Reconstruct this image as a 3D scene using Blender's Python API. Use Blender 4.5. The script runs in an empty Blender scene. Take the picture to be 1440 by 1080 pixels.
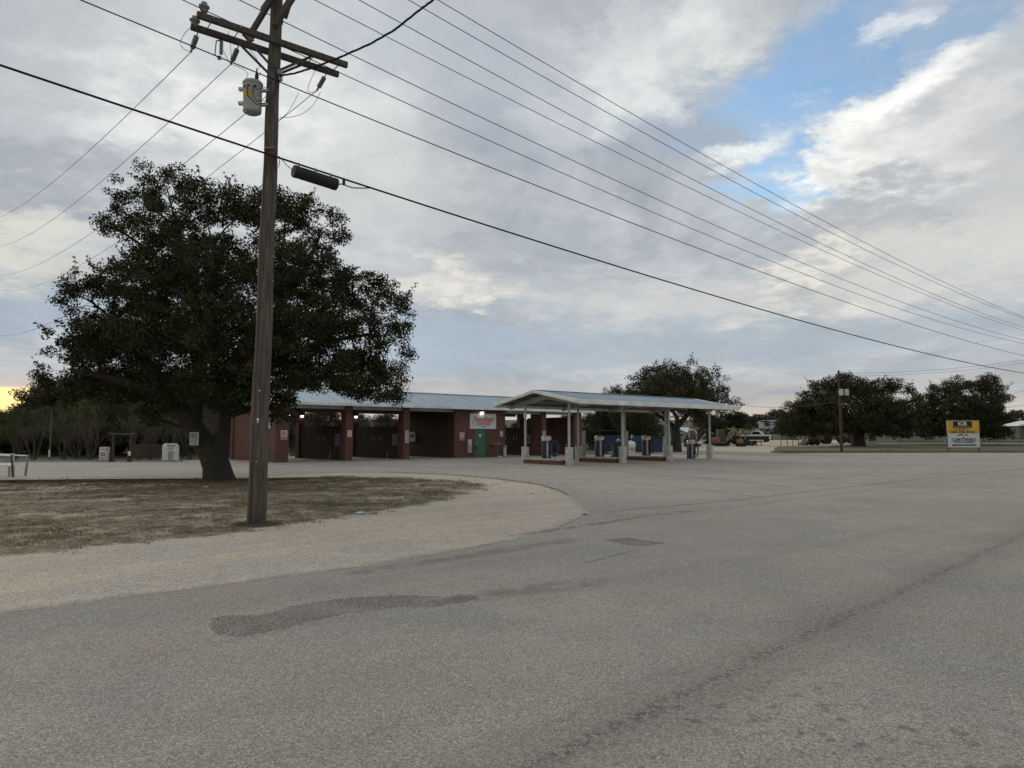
import bpy, math, random
import numpy as np
from mathutils import Vector, Matrix, noise
random.seed(7); rng = np.random.default_rng(11)
scene = bpy.context.scene
COL = scene.collection
R = math.radians
# ------------------------------------------------------------------ camera model
F = 1000.0; PITCH = R(4.13); CAMH = 1.7
def ray(px, py):
    u = (px-720)/F; v = (540-py)/F
    return (u, math.cos(PITCH)-v*math.sin(PITCH), math.sin(PITCH)+v*math.cos(PITCH))
def gp(px, py, z=0.0):                     # ground point seen at a pixel
    r = ray(px, py); t = (z-CAMH)/r[2]
    return (r[0]*t, r[1]*t)
def at(px, py, Y):                         # point seen at a pixel, at forward distance Y
    r = ray(px, py); t = Y/r[1]
    return Vector((r[0]*t, Y, CAMH+r[2]*t))
def terrain(y):
    if y < 85: return 0.0
    t = min((y-85)/165.0, 2.5)
    return 3.8*t**1.3
U = Vector((0.76, 0.65, 0)).normalized(); V = Vector((-U.y, U.x, 0)); ANG = math.atan2(U.y, U.x)

# ------------------------------------------------------------------ materials
def newmat(name):
    m = bpy.data.materials.new(name); m.use_nodes = True
    nt = m.node_tree; b = nt.nodes['Principled BSDF']
    return m, nt, b
def N(nt, t, **k):
    n = nt.nodes.new(t)
    for a, v in k.items(): setattr(n, a, v)
    return n
def mixc(nt, fac, a, b, mode='MIX'):
    n = nt.nodes.new('ShaderNodeMix'); n.data_type = 'RGBA'; n.blend_type = mode
    for s, v in ((n.inputs[0], fac), (n.inputs[6], a), (n.inputs[7], b)):
        if isinstance(v, bpy.types.NodeSocket): nt.links.new(v, s)
        elif isinstance(v, (int, float)): s.default_value = v
        else: s.default_value = (*v, 1)
    return n.outputs[2]
def noi(nt, vec, scale, detail=4, rough=.55, dist=0.0):
    n = N(nt, 'ShaderNodeTexNoise'); n.inputs['Scale'].default_value = scale
    n.inputs['Detail'].default_value = detail; n.inputs['Roughness'].default_value = rough
    n.inputs['Distortion'].default_value = dist
    if vec is not None: nt.links.new(vec, n.inputs['Vector'])
    return n.outputs['Fac']
def ramp(nt, v, a, b, lo=0.0, hi=1.0):
    n = N(nt, 'ShaderNodeMapRange'); n.interpolation_type = 'SMOOTHSTEP'
    nt.links.new(v, n.inputs[0]); n.inputs[1].default_value = a; n.inputs[2].default_value = b
    n.inputs[3].default_value = lo; n.inputs[4].default_value = hi
    return n.outputs[0]
def mth(nt, op, a, b=None, c=None):
    n = N(nt, 'ShaderNodeMath', operation=op)
    for i, v in enumerate((a, b, c)):
        if v is None: continue
        if isinstance(v, bpy.types.NodeSocket): nt.links.new(v, n.inputs[i])
        else: n.inputs[i].default_value = v
    return n.outputs[0]
def bump(nt, b, h, strength, dist=.01):
    n = N(nt, 'ShaderNodeBump'); n.inputs['Strength'].default_value = strength
    n.inputs['Distance'].default_value = dist
    nt.links.new(h, n.inputs['Height']); nt.links.new(n.outputs[0], b.inputs['Normal'])
def objco(nt): return N(nt, 'ShaderNodeTexCoord').outputs['Object']
def mapping(nt, vec, scale=(1,1,1), rot=(0,0,0)):
    n = N(nt, 'ShaderNodeMapping'); n.inputs['Scale'].default_value = scale; n.inputs['Rotation'].default_value = rot
    nt.links.new(vec, n.inputs['Vector']); return n.outputs[0]

_mc = {}
def plain(col, rough=.6, metal=0.0, var=.18, scale=3.0, bmp=0.0):
    key = (col, rough, metal, var, scale)
    if key in _mc: return _mc[key]
    m, nt, b = newmat('paint'); oc = objco(nt)
    f = noi(nt, oc, scale, 6, .6); f2 = noi(nt, oc, scale*9, 4, .6)
    dark = tuple(c*(1-var*2) for c in col); lite = tuple(min(1, c*(1+var*.7)) for c in col)
    c = mixc(nt, ramp(nt, f, .3, .7), dark, lite)
    c = mixc(nt, ramp(nt, f2, .35, .75, 0, .35), c, dark)
    nt.links.new(c, b.inputs['Base Color'])
    b.inputs['Roughness'].default_value = rough; b.inputs['Metallic'].default_value = metal
    _mc[key] = m; return m
def glow(col, s):
    m, nt, b = newmat('lamp_light'); b.inputs['Emission Color'].default_value = (*col, 1)
    b.inputs['Emission Strength'].default_value = s; b.inputs['Base Color'].default_value = (.8,.8,.8,1); return m

def brick_mat(c1, c2, mortar, rot=False):
    m, nt, b = newmat('brick'); oc = objco(nt)
    s = N(nt, 'ShaderNodeSeparateXYZ'); nt.links.new(oc, s.inputs[0])
    cmb = N(nt, 'ShaderNodeCombineXYZ')
    nt.links.new(mth(nt, 'ADD', s.outputs[0], s.outputs[1]), cmb.inputs[0]); nt.links.new(s.outputs[2], cmb.inputs[1])
    t = N(nt, 'ShaderNodeTexBrick'); nt.links.new(cmb.outputs[0], t.inputs['Vector'])
    t.inputs['Scale'].default_value = 1; t.inputs['Brick Width'].default_value = .24; t.inputs['Row Height'].default_value = .10
    t.inputs['Mortar Size'].default_value = .012; t.inputs['Color1'].default_value = (*c1, 1); t.inputs['Color2'].default_value = (*c2, 1)
    t.inputs['Mortar'].default_value = (*mortar, 1); t.inputs['Bias'].default_value = -.1
    st = noi(nt, oc, 1.1, 5, .65)
    c = mixc(nt, ramp(nt, st, .4, .75, 0, .5), t.outputs['Color'], (.05,.03,.022))
    nt.links.new(c, b.inputs['Base Color']); b.inputs['Roughness'].default_value = .85
    inv = mth(nt, 'SUBTRACT', 1, t.outputs['Fac']); bump(nt, b, inv, .5, .008)
    return m
M = {}
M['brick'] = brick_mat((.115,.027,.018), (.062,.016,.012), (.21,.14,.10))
M['brick_shaded'] = brick_mat((.055,.026,.017), (.036,.017,.012), (.06,.038,.026))  # same brick, with the shade inside the wash bays put into its colour
M['brick_kerb'] = brick_mat((.17,.05,.032), (.10,.03,.02), (.16,.12,.10))
def metal_roof():
    m, nt, b = newmat('metal_roof'); oc = objco(nt)
    f = noi(nt, mapping(nt, oc, (2.5,.25,.25)), 1.2, 5, .6); f2 = noi(nt, mapping(nt, oc, (6,.5,.5)), 3, 4)
    c = mixc(nt, ramp(nt, f, .3, .7), (.40,.48,.54), (.52,.60,.65))
    c = mixc(nt, ramp(nt, f2, .55, .8, 0, .4), c, (.34,.40,.44))
    nt.links.new(c, b.inputs['Base Color']); b.inputs['Roughness'].default_value = .5; b.inputs['Metallic'].default_value = .3
    return m
M['roof'] = metal_roof()
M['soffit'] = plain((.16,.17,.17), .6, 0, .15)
M['white_metal'] = plain((.80,.80,.76), .45, 0, .12, 1.5)
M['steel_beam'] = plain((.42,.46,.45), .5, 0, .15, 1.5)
M['steel_col'] = plain((.50,.54,.53), .45, 0, .12, 1.5)
M['conc'] = plain((.58,.58,.54), .9, 0, .16, 4)
M['conc_dark'] = plain((.30,.29,.265), .9, 0, .2, 1.5)
M['green_door'] = plain((.05,.14,.085), .5, 0, .12, 2)
M['black'] = plain((.010,.010,.011), .7, 0, .1)
M['rubber'] = plain((.016,.016,.017), .8, 0, .15)
M['wire'] = plain((.007,.007,.008), .95, 0, .1)
M['galv'] = plain((.32,.33,.34), .4, .6, .12)
M['white'] = plain((.66,.67,.68), .45, 0, .06)
M['offwhite'] = plain((.50,.52,.53), .5, 0, .08)
M['sign_white'] = plain((.60,.64,.66), .4, 0, .05, 1)
M['red'] = plain((.50,.05,.05), .5, 0, .08)
M['pinkred'] = plain((.55,.16,.17), .5, 0, .08)
M['orange'] = plain((.60,.17,.08), .5, 0, .06)
M['ink'] = plain((.03,.03,.04), .5, 0, .05)
M['greytext'] = plain((.16,.17,.19), .5, 0, .05)
M['yellow'] = plain((.62,.38,.03), .45, 0, .08, 1)
M['machine_yellow'] = plain((.26,.15,.03), .45, 0, .15)
M['machine_orange'] = plain((.25,.11,.03), .45, 0, .15)
M['blue'] = plain((.012,.036,.078), .45, 0, .18, 1.5)
M['hose_blue'] = plain((.018,.045,.13), .4, 0, .1)
M['navy'] = plain((.012,.025,.06), .5, 0, .1)
M['teal'] = plain((.03,.17,.15), .5, 0, .1)
M['canister'] = plain((.50,.49,.45), .3, .3, .1)
M['bin_green'] = plain((.012,.06,.035), .5, 0, .1)
M['glass'] = plain((.02,.024,.028), .12, 0, .05)
M['grey_blue_wall'] = plain((.20,.25,.29), .6, 0, .12, 1.2)
M['tan_post'] = plain((.24,.235,.19), .85, 0, .12, 3)
M['tin'] = plain((.62,.68,.72), .35, .3, .08)
M['rust'] = plain((.12,.045,.025), .8, 0, .2)
M['porcelain'] = plain((.20,.22,.24), .25, 0, .08)

def wood_mat(c1, c2, scl=1.0):
    m, nt, b = newmat('weathered_wood'); oc = objco(nt)
    f = noi(nt, mapping(nt, oc, (14*scl,14*scl,.9*scl)), 1.6, 7, .65, .4)
    f2 = noi(nt, mapping(nt, oc, (50*scl,50*scl,1.2*scl)), 1.4, 4, .6)
    f3 = noi(nt, mapping(nt, oc, (1,1,.3)), 1.1, 4)
    c = mixc(nt, ramp(nt, f, .32, .68), c1, c2)
    c = mixc(nt, ramp(nt, f2, .55, .68, 0, .75), c, (.022,.017,.014))
    c = mixc(nt, ramp(nt, f3, .4, .7, 0, .5), c, tuple(x*.6 for x in c1))
    nt.links.new(c, b.inputs['Base Color']); b.inputs['Roughness'].default_value = .9
    bump(nt, b, f2, .5, .01); return m
M['pole_wood'] = wood_mat((.055,.043,.034), (.135,.122,.106))
M['arm_wood'] = wood_mat((.05,.04,.032), (.095,.08,.068))
M['dark_wood'] = wood_mat((.05,.032,.022), (.10,.07,.05))
M['fence_wood'] = wood_mat((.07,.05,.03), (.12,.09,.055))
def bark():
    m, nt, b = newmat('bark'); oc = objco(nt)
    v = N(nt, 'ShaderNodeTexVoronoi'); v.feature = 'DISTANCE_TO_EDGE'; v.inputs['Scale'].default_value = 22
    dn = N(nt, 'ShaderNodeTexNoise'); dn.inputs['Scale'].default_value = 5; nt.links.new(oc, dn.inputs['Vector'])
    wp = N(nt, 'ShaderNodeVectorMath', operation='MULTIPLY_ADD'); nt.links.new(dn.outputs['Color'], wp.inputs[0]); wp.inputs[1].default_value = (.35,.35,.35); nt.links.new(oc, wp.inputs[2])
    nt.links.new(mapping(nt, wp.outputs[0], (1,1,.22)), v.inputs['Vector'])
    f = noi(nt, oc, 3, 6)
    c = mixc(nt, ramp(nt, v.outputs['Distance'], 0, .12), (.012,.010,.008), (.065,.055,.045))
    c = mixc(nt, ramp(nt, f, .4, .7, 0, .6), c, (.035,.030,.024))
    nt.links.new(c, b.inputs['Base Color']); b.inputs['Roughness'].default_value = .95
    bump(nt, b, v.outputs['Distance'], .8, .05); return m
M['bark'] = bark()
M['twig'] = plain((.105,.085,.070), .9, 0, .2)
def leaf_mat(c1, c2, c3):
    m, nt, b = newmat('leaves')
    g = N(nt, 'ShaderNodeNewGeometry'); oc = objco(nt)
    f = noi(nt, oc, .9, 4, .6)
    c = mixc(nt, ramp(nt, f, .35, .65), c1, c2)
    c = mixc(nt, ramp(nt, g.outputs['Random Per Island'], .2, 1, 0, .6), c, c3)
    nt.links.new(c, b.inputs['Base Color']); b.inputs['Roughness'].default_value = .6
    b.inputs['Specular IOR Level'].default_value = .08
    return m
M['leaf_oak'] = leaf_mat((.016,.022,.010), (.048,.053,.020), (.068,.060,.026))
M['leaf_far'] = leaf_mat((.024,.029,.014), (.062,.062,.028), (.085,.075,.036))
M['leaf_brush'] = leaf_mat((.022,.030,.014), (.045,.052,.022), (.060,.050,.028))
M['leaf_juniper'] = leaf_mat((.055,.068,.026), (.11,.115,.045), (.13,.11,.05))

# ------------------------------------------------------------------ mesh builder
class MB:
    def __init__(s): s.v = []; s.f = []
    def add(s, vs, fs):
        o = len(s.v); s.v += [tuple(p) for p in vs]; s.f += [tuple(i+o for i in f) for f in fs]; return s
    def box(s, c, d, rot=None):
        x, y, z = d[0]/2, d[1]/2, d[2]/2
        p = [Vector(q) for q in ((-x,-y,-z),(x,-y,-z),(x,y,-z),(-x,y,-z),(-x,-y,z),(x,-y,z),(x,y,z),(-x,y,z))]
        if rot is not None: p = [rot @ q for q in p]
        c = Vector(c)
        return s.add([q+c for q in p], [(0,3,2,1),(4,5,6,7),(0,1,5,4),(1,2,6,5),(2,3,7,6),(3,0,4,7)])
    def bb(s, x0, x1, y0, y1, z0, z1): return s.box(((x0+x1)/2,(y0+y1)/2,(z0+z1)/2), (x1-x0,y1-y0,z1-z0))
    def beam(s, a, b, w, h):
        a = Vector(a); b = Vector(b); d = (b-a); L = d.length; d.normalize()
        up = Vector((0,0,1)) if abs(d.z) < .95 else Vector((0,1,0))
        sx = d.cross(up).normalized(); uz = sx.cross(d)
        m = Matrix((d, sx, uz)).transposed()
        return s.box((a+b)/2, (L, w, h), m)
    def tube(s, pts, r, n=8, cap=True):
        pts = [Vector(p) for p in pts]
        if isinstance(r, (int, float)): r = [r]*len(pts)
        o = len(s.v); prev = None
        for i, p in enumerate(pts):
            d = (pts[min(i+1,len(pts)-1)]-pts[max(i-1,0)]).normalized()
            if prev is None:
                a = Vector((0,0,1)) if abs(d.z) < .9 else Vector((1,0,0)); x = d.cross(a).normalized()
            else: x = (prev - d*prev.dot(d)).normalized()
            prev = x; y = d.cross(x)
            for k in range(n):
                t = 2*math.pi*k/n; s.v.append(tuple(p+(x*math.cos(t)+y*math.sin(t))*r[i]))
        for i in range(len(pts)-1):
            for k in range(n):
                a = o+i*n+k; b = o+i*n+(k+1)%n; s.f.append((a,b,b+n,a+n))
        if cap:
            s.f.append(tuple(o+k for k in range(n))[::-1]); e = o+(len(pts)-1)*n; s.f.append(tuple(e+k for k in range(n)))
        return s
    def lathe(s, prof, c=(0,0,0), n=20, axis=None):
        o = len(s.v); m = axis.to_track_quat('Z','Y').to_matrix() if axis is not None else Matrix.Identity(3); c = Vector(c)
        for r, z in prof:
            for k in range(n):
                t = 2*math.pi*k/n; s.v.append(tuple(c+m@Vector((r*math.cos(t), r*math.sin(t), z))))
        for i in range(len(prof)-1):
            for k in range(n):
                a = o+i*n+k; b = o+i*n+(k+1)%n; s.f.append((a,b,b+n,a+n))
        s.f.append(tuple(o+k for k in range(n))[::-1]); e = o+(len(prof)-1)*n; s.f.append(tuple(e+k for k in range(n)))
        return s
    def prism(s, poly, y0, y1):            # poly in (x,z), extruded along y
        n = len(poly); vs = [(x,y0,z) for x,z in poly]+[(x,y1,z) for x,z in poly]
        fs = [tuple(range(n)), tuple(range(n,2*n))[::-1]]+[(i,i+n,(i+1)%n+n,(i+1)%n) for i in range(n)]
        return s.add(vs, fs)
    def build(s, name, mat, parent=None, smooth=False, bevel=0):
        me = bpy.data.meshes.new(name); me.from_pydata(s.v, [], s.f); me.update()
        if smooth:
            me.polygons.foreach_set('use_smooth', [True]*len(me.polygons))
        me.materials.append(mat)
        o = bpy.data.objects.new(name, me); COL.objects.link(o)
        if smooth: me.set_sharp_from_angle(angle=R(35))
        if bevel:
            b = o.modifiers.new('bevel', 'BEVEL'); b.width = bevel; b.segments = 2; b.limit_method = 'ANGLE'
        if parent: o.parent = parent
        return o
def tag(o, label=None, cat=None, group=None, kind=None):
    if label: o['label'] = label
    if cat: o['category'] = cat
    if group: o['group'] = group
    if kind: o['kind'] = kind
    return o
def thing(name, loc, rz=0, label=None, cat=None, group=None):
    o = bpy.data.objects.new(name, None); COL.objects.link(o); o.empty_display_size = .2
    o.location = loc; o.rotation_euler = (0,0,rz); return tag(o, label, cat, group)
def kids(o): return [c for c in bpy.data.objects if c.parent == o]
def dup(o, loc=None, rz=None, label=None, parent=None, scale=None):
    c = o.copy(); COL.objects.link(c)
    if parent: c.parent = parent
    if loc is not None: c.location = loc
    if rz is not None: c.rotation_euler = (0,0,rz)
    if scale is not None: c.scale = scale
    if label: c['label'] = label
    for k in kids(o): dup(k, parent=c)
    return c
def text(s, w, h, mat, parent, loc, name='lettering', shear=0.0, bold=0.0, rot=0.0, rz=0.0):
    cu = bpy.data.curves.new('t', 'FONT'); cu.body = s; cu.extrude = .004; cu.offset = bold; cu.shear = shear
    cu.resolution_u = 3
    ob = bpy.data.objects.new('t', cu); COL.objects.link(ob)
    dg = bpy.context.evaluated_depsgraph_get(); dg.update()
    me = bpy.data.meshes.new_from_object(ob.evaluated_get(dg)); bpy.data.objects.remove(ob)
    xs = [v.co.x for v in me.vertices]; ys = [v.co.y for v in me.vertices]
    x0, x1, y0, y1 = min(xs), max(xs), min(ys), max(ys)
    cr, sr = math.cos(rot), math.sin(rot)
    for v in me.vertices:
        x = (v.co.x-(x0+x1)/2)*w/(x1-x0); y = (v.co.y-(y0+y1)/2)*h/(y1-y0)
        x, y = x*cr-y*sr, x*sr+y*cr
        v.co = (x, -v.co.z, y)
    me.materials.clear(); me.materials.append(mat); me.name = name
    o = bpy.data.objects.new(name, me); COL.objects.link(o); o.parent = parent; o.location = loc; o.rotation_euler[2] = rz
    return o
def rows(mb, x0, x1, y, z0, z1, n, seed=0, h=None):     # lines of print too small to read
    r = random.Random(seed); st = (z1-z0)/n; h = h or st*.5
    for i in range(n):
        z = z1-st*(i+.5); m = (x1-x0)*r.uniform(0,.14); x = x0+m
        while x < x1-m:
            w = (x1-x0)*r.uniform(.05,.14); mb.box(((x+min(x+w,x1-m))/2, y, z), (min(w, x1-m-x), .004, h)); x += w+(x1-x0)*.03
    return mb
# ------------------------------------------------------------------ world: sky and clouds
SUN_EL = R(18); SUN_AZ = R(-38)           # azimuth from +Y towards +X
w = bpy.data.worlds.new('World'); scene.world = w; w.use_nodes = True
nt = w.node_tree; nt.nodes.clear()
out = N(nt, 'ShaderNodeOutputWorld')
sky = N(nt, 'ShaderNodeTexSky'); sky.sky_type = 'NISHITA'; sky.sun_disc = False
sky.sun_elevation = SUN_EL; sky.sun_rotation = SUN_AZ; sky.altitude = 300; sky.air_density = 1.3; sky.dust_density = .5; sky.ozone_density = 2.5
bg1 = N(nt, 'ShaderNodeBackground'); bg1.inputs[1].default_value = SKYS = .15
nt.links.new(sky.outputs[0], bg1.inputs[0])
gen = N(nt, 'ShaderNodeTexCoord').outputs['Generated']
sp = N(nt, 'ShaderNodeSeparateXYZ'); nt.links.new(gen, sp.inputs[0])
X, Y, Z = sp.outputs
az = mth(nt, 'ARCTAN2', X, Y); el = mth(nt, 'ARCSINE', Z)
# cloud layer coordinates: the ray meets a high flat layer
zc = mth(nt, 'ADD', mth(nt, 'MAXIMUM', Z, 0.0), .16)
cv = N(nt, 'ShaderNodeCombineXYZ')
nt.links.new(mth(nt, 'DIVIDE', X, zc), cv.inputs[0]); nt.links.new(mth(nt, 'DIVIDE', Y, zc), cv.inputs[1])
lay = cv.outputs[0]
st = mapping(nt, lay, (1.0, .72, 1), (0,0,R(38)))
n1 = noi(nt, st, 1.3, 4, .52, .4)          # big masses
n2 = noi(nt, mapping(nt, lay, (1.0,.42,1), (0,0,R(32))), 3.2, 5, .6, .4)       # streaks
n3 = noi(nt, lay, 8, 5, .62, .3)
ndn = N(nt, 'ShaderNodeTexNoise'); ndn.inputs['Scale'].default_value = 3.0; ndn.inputs['Detail'].default_value = 6; ndn.inputs['Roughness'].default_value = .68
nt.links.new(lay, ndn.inputs['Vector'])
wv = N(nt, 'ShaderNodeVectorMath', operation='SUBTRACT'); nt.links.new(ndn.outputs['Color'], wv.inputs[0]); wv.inputs[1].default_value = (.5,.5,.5)
ae = N(nt, 'ShaderNodeCombineXYZ'); nt.links.new(az, ae.inputs[0]); nt.links.new(el, ae.inputs[1])
WP = {}
def warped(k):
    if k in WP: return WP[k]
    m = N(nt, 'ShaderNodeVectorMath', operation='MULTIPLY_ADD'); nt.links.new(wv.outputs[0], m.inputs[0]); m.inputs[1].default_value = (.50*k,.30*k,0); nt.links.new(ae.outputs[0], m.inputs[2])
    WP[k] = m.outputs[0]; return WP[k]
def blob(px, py, rx, ry, rot=0, warp=1.0, sharp=(1.3, .25)):
    r = ray(px, py); a0 = math.atan2(r[0], r[1]); e0 = math.asin(r[2]/math.sqrt(r[0]**2+r[1]**2+r[2]**2))
    n = N(nt, 'ShaderNodeMapping', vector_type='TEXTURE'); nt.links.new(warped(warp), n.inputs['Vector'])
    n.inputs['Location'].default_value = (a0,e0,0); n.inputs['Rotation'].default_value = (0,0,R(rot)); n.inputs['Scale'].default_value = (rx/F,ry/F,1)
    l = N(nt, 'ShaderNodeVectorMath', operation='LENGTH'); nt.links.new(n.outputs[0], l.inputs[0])
    return ramp(nt, l.outputs['Value'], sharp[1], sharp[0], 1, 0)
grey = (.335,.375,.425); pale = (.55,.57,.575)
c = mixc(nt, ramp(nt, n1, .36, .64), grey, pale)
c = mixc(nt, ramp(nt, n2, .38, .68, 0, .5), c, (.62,.635,.635))
c = mixc(nt, ramp(nt, n3, .38, .66, 0, .25), c, (.31,.345,.40))
def lay_on(col, fac_sock, k):
    global c
    c = mixc(nt, mth(nt, 'MULTIPLY', fac_sock, k), c, col)
tex = ramp(nt, n2, .36, .6, .2, 1)
t3 = ramp(nt, n3, .32, .62, .35, 1)
lay_on((.37,.40,.45), blob(80,150,280,130,20), .6)
lay_on((.30,.34,.39), blob(90,255,170,45,15), .6)
lay_on((.74,.75,.73), mth(nt,'MULTIPLY',blob(290,160,240,110,10),t3), .85)
lay_on((.64,.62,.55), blob(0,350,110,45,5,.6), .75)
lay_on((.40,.45,.52), blob(640,100,260,80,-25), .5)
lay_on((.33,.40,.50), blob(980,190,190,60,-22), .75)
lay_on((.36,.40,.455), blob(700,350,260,50,-12), .5)
lay_on((.62,.62,.60), blob(560,290,200,80,0), .45)
lay_on((.68,.70,.69), mth(nt,'MULTIPLY',blob(930,70,190,70,25),t3), .85)
lay_on((.86,.86,.82), mth(nt,'MULTIPLY',blob(1240,200,190,95,22),t3), .95)
lay_on((.58,.58,.575), blob(1390,250,190,170,10), .65)
lay_on((.40,.42,.46), blob(1390,60,150,50,25), .55)
lay_on((.36,.39,.43), blob(1170,300,170,45,-8), .7)
lay_on((.62,.60,.56), mth(nt,'MULTIPLY',blob(1290,380,230,60,5),t3), .7)
lay_on((.36,.43,.49), blob(1000,490,430,45,0,.5), .75)
lay_on((.60,.58,.56), mth(nt,'MULTIPLY',blob(860,420,330,30,-4,.6),t3), .5)
lay_on((.74,.71,.63), mth(nt,'MULTIPLY',blob(620,400,110,36,12,.8),t3), .7)
lay_on((.74,.71,.62), mth(nt,'MULTIPLY',blob(1150,370,110,28,35,.8),t3), .7)
lay_on((.36,.44,.53), blob(640,480,180,45,0,.6), .75)
lay_on((.35,.42,.50), blob(30,450,200,40,0,.6), .75)
# low thin bands over the horizon
bn = noi(nt, mapping(nt, gen, (1.5,1.5,60)), 1.6, 3, .5)
low = ramp(nt, el, .045, .115, 1, 0)
lay_on((.42,.43,.44), mth(nt, 'MULTIPLY', low, ramp(nt, bn, .35, .6, .45, 1)), .85)
lowest = ramp(nt, el, .015, .085, 1, 0)
lay_on((.64,.53,.42), mth(nt, 'MULTIPLY', lowest, ramp(nt, bn, .35, .6, .2, 1)), .7)
# gap of open sky
g1 = blob(1140,100,150,72,20,.9,(1.25,.4)); g2 = blob(1065,262,75,24,8,.6,(1.2,.2)); g3 = blob(1255,20,120,52,10,.9,(1.2,.3)); g4 = blob(1105,185,60,90,-10,.8,(1.2,.35))
gap = mth(nt, 'MAXIMUM', mth(nt, 'MAXIMUM', g1, g2), mth(nt, 'MAXIMUM', mth(nt,'MULTIPLY',g3,.85), g4))
puff = mth(nt,'MAXIMUM', blob(1050,207,80,22,14,.4,(1.1,.2)), mth(nt,'MAXIMUM', mth(nt,'MULTIPLY',blob(1245,32,38,13,25,.35),.7), blob(1270,120,110,24,24,.3,(1.1,.25))))
lay_on((.86,.86,.82), mth(nt,'MULTIPLY',puff,ramp(nt, n3, .3, .6, .55, 1)), .9)
gap = mth(nt, 'MULTIPLY', gap, mth(nt, 'SUBTRACT', 1, mth(nt,'MULTIPLY',puff,.9)))
gap = mth(nt, 'MULTIPLY', gap, ramp(nt, n3, .3, .75, 1.0, .75))
# clear strip of afterglow under the cloud on the left
glowm = mth(nt, 'MULTIPLY', ramp(nt, mth(nt,'ADD',el,mth(nt,'MULTIPLY',mth(nt,'SUBTRACT',bn,.5),.006)), .0535, .0575, 1, 0), ramp(nt, az, -.60, -.44, 1, 0))
lay_on((1.08,.88,.26), glowm, 1.0)
gl3 = mth(nt, 'MULTIPLY', glowm, ramp(nt, el, .025, .05, 1, 0)); lay_on((1.0,.70,.26), gl3, .6)
gl2 = mth(nt, 'MULTIPLY', ramp(nt, el, .02, .085, 1, 0), ramp(nt, az, -.5, .05, 1, 0))
lay_on((1.0,.62,.36), mth(nt,'MULTIPLY',gl2,ramp(nt, bn, .3, .6, .3, 1)), .5)
w.cycles.sampling_method = 'MANUAL'; w.cycles.sample_map_resolution = 256
hs = N(nt, 'ShaderNodeHueSaturation'); hs.inputs['Saturation'].default_value = .80; nt.links.new(c, hs.inputs['Color'])
gm = N(nt, 'ShaderNodeGamma'); gm.inputs['Gamma'].default_value = 1.30; nt.links.new(hs.outputs[0], gm.inputs[0])
bg2 = N(nt, 'ShaderNodeBackground'); nt.links.new(gm.outputs[0], bg2.inputs[0]); bg2.inputs[1].default_value = 1.06
# below the horizon: dull ground bounce
mx = N(nt, 'ShaderNodeMixShader'); nt.links.new(gap, mx.inputs[0]); nt.links.new(bg2.outputs[0], mx.inputs[1]); nt.links.new(bg1.outputs[0], mx.inputs[2])
nt.links.new(mx.outputs[0], out.inputs[0])

sun = bpy.data.lights.new('sun', 'SUN'); sun.energy = 1.1; sun.angle = R(40); sun.color = (1,.88,.72)
so = bpy.data.objects.new('sun', sun); COL.objects.link(so)
d = Vector((math.sin(SUN_AZ)*math.cos(SUN_EL), math.cos(SUN_AZ)*math.cos(SUN_EL), math.sin(SUN_EL)))
so.rotation_euler = (-d).to_track_quat('-Z','Y').to_euler()

cam = bpy.data.cameras.new('camera'); cam.lens = 36*F/1440; cam.sensor_width = 36; cam.clip_end = 3000; cam.clip_start = .1
co = bpy.data.objects.new('camera', cam); COL.objects.link(co); co.location = (0,0,CAMH); co.rotation_euler = (R(90)+PITCH,0,0)
scene.camera = co
scene.view_settings.view_transform = 'Standard'; scene.view_settings.look = 'None'; scene.view_settings.exposure = .36; scene.view_settings.gamma = 1

# ------------------------------------------------------------------ ground surfaces
def map2(nt, vec, scale, ang):
    n = N(nt, 'ShaderNodeMapping'); n.inputs['Rotation'].default_value = (0,0,ang); nt.links.new(vec, n.inputs['Vector'])
    return mapping(nt, n.outputs[0], scale)
def asphalt(nt, oc, kind, full=True):
    base, alt, dk = ((.44,.398,.338), (.53,.483,.405), (.31,.282,.245)) if kind == 'road' else ((.46,.422,.357), (.55,.507,.425), (.34,.312,.268))
    big = noi(nt, oc, .22, 4, .6); strk = noi(nt, map2(nt, oc, (.10,1.3,1), -ANG), .8, 5, .65)
    c = mixc(nt, ramp(nt, big, .38, .62), base, alt)
    c = mixc(nt, ramp(nt, strk, .48, .68, 0, .5), c, dk)
    if full:
        hue = N(nt, 'ShaderNodeTexNoise'); hue.inputs['Scale'].default_value = .45; hue.inputs['Detail'].default_value = 4; nt.links.new(oc, hue.inputs['Vector'])
        hs = N(nt, 'ShaderNodeSeparateColor'); nt.links.new(hue.outputs['Color'], hs.inputs[0])
        c = mixc(nt, ramp(nt, hs.outputs[0], .53, .68, 0, .5), c, (.40,.315,.275))
        c = mixc(nt, ramp(nt, hs.outputs[1], .54, .70, 0, .5), c, (.29,.30,.30))
        c = mixc(nt, ramp(nt, hs.outputs[2], .56, .70, 0, .4), c, (.33,.33,.25))
    med = noi(nt, oc, 1.9, 6, .7); c = mixc(nt, ramp(nt, med, .38, .68, 0, .3), c, tuple(x*.72 for x in base))
    v = N(nt, 'ShaderNodeTexVoronoi'); v.inputs['Scale'].default_value = 135; nt.links.new(oc, v.inputs['Vector'])
    sepc = N(nt, 'ShaderNodeSeparateColor'); nt.links.new(v.outputs['Color'], sepc.inputs[0])
    c = mixc(nt, ramp(nt, sepc.outputs[0], .40, 1, 0, .75), c, (.12,.108,.092))
    c = mixc(nt, ramp(nt, sepc.outputs[1], .80, 1, 0, .9), c, (.80,.75,.66))
    gr = noi(nt, oc, 50, 3, .75); c = mixc(nt, ramp(nt, gr, .38, .66, 0, .55), c, (.15,.137,.118))
    gr2 = noi(nt, oc, 17, 5, .78); c = mixc(nt, ramp(nt, gr2, .46, .70, 0, .4), c, (.56,.52,.45))
    return c, v, gr
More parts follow.
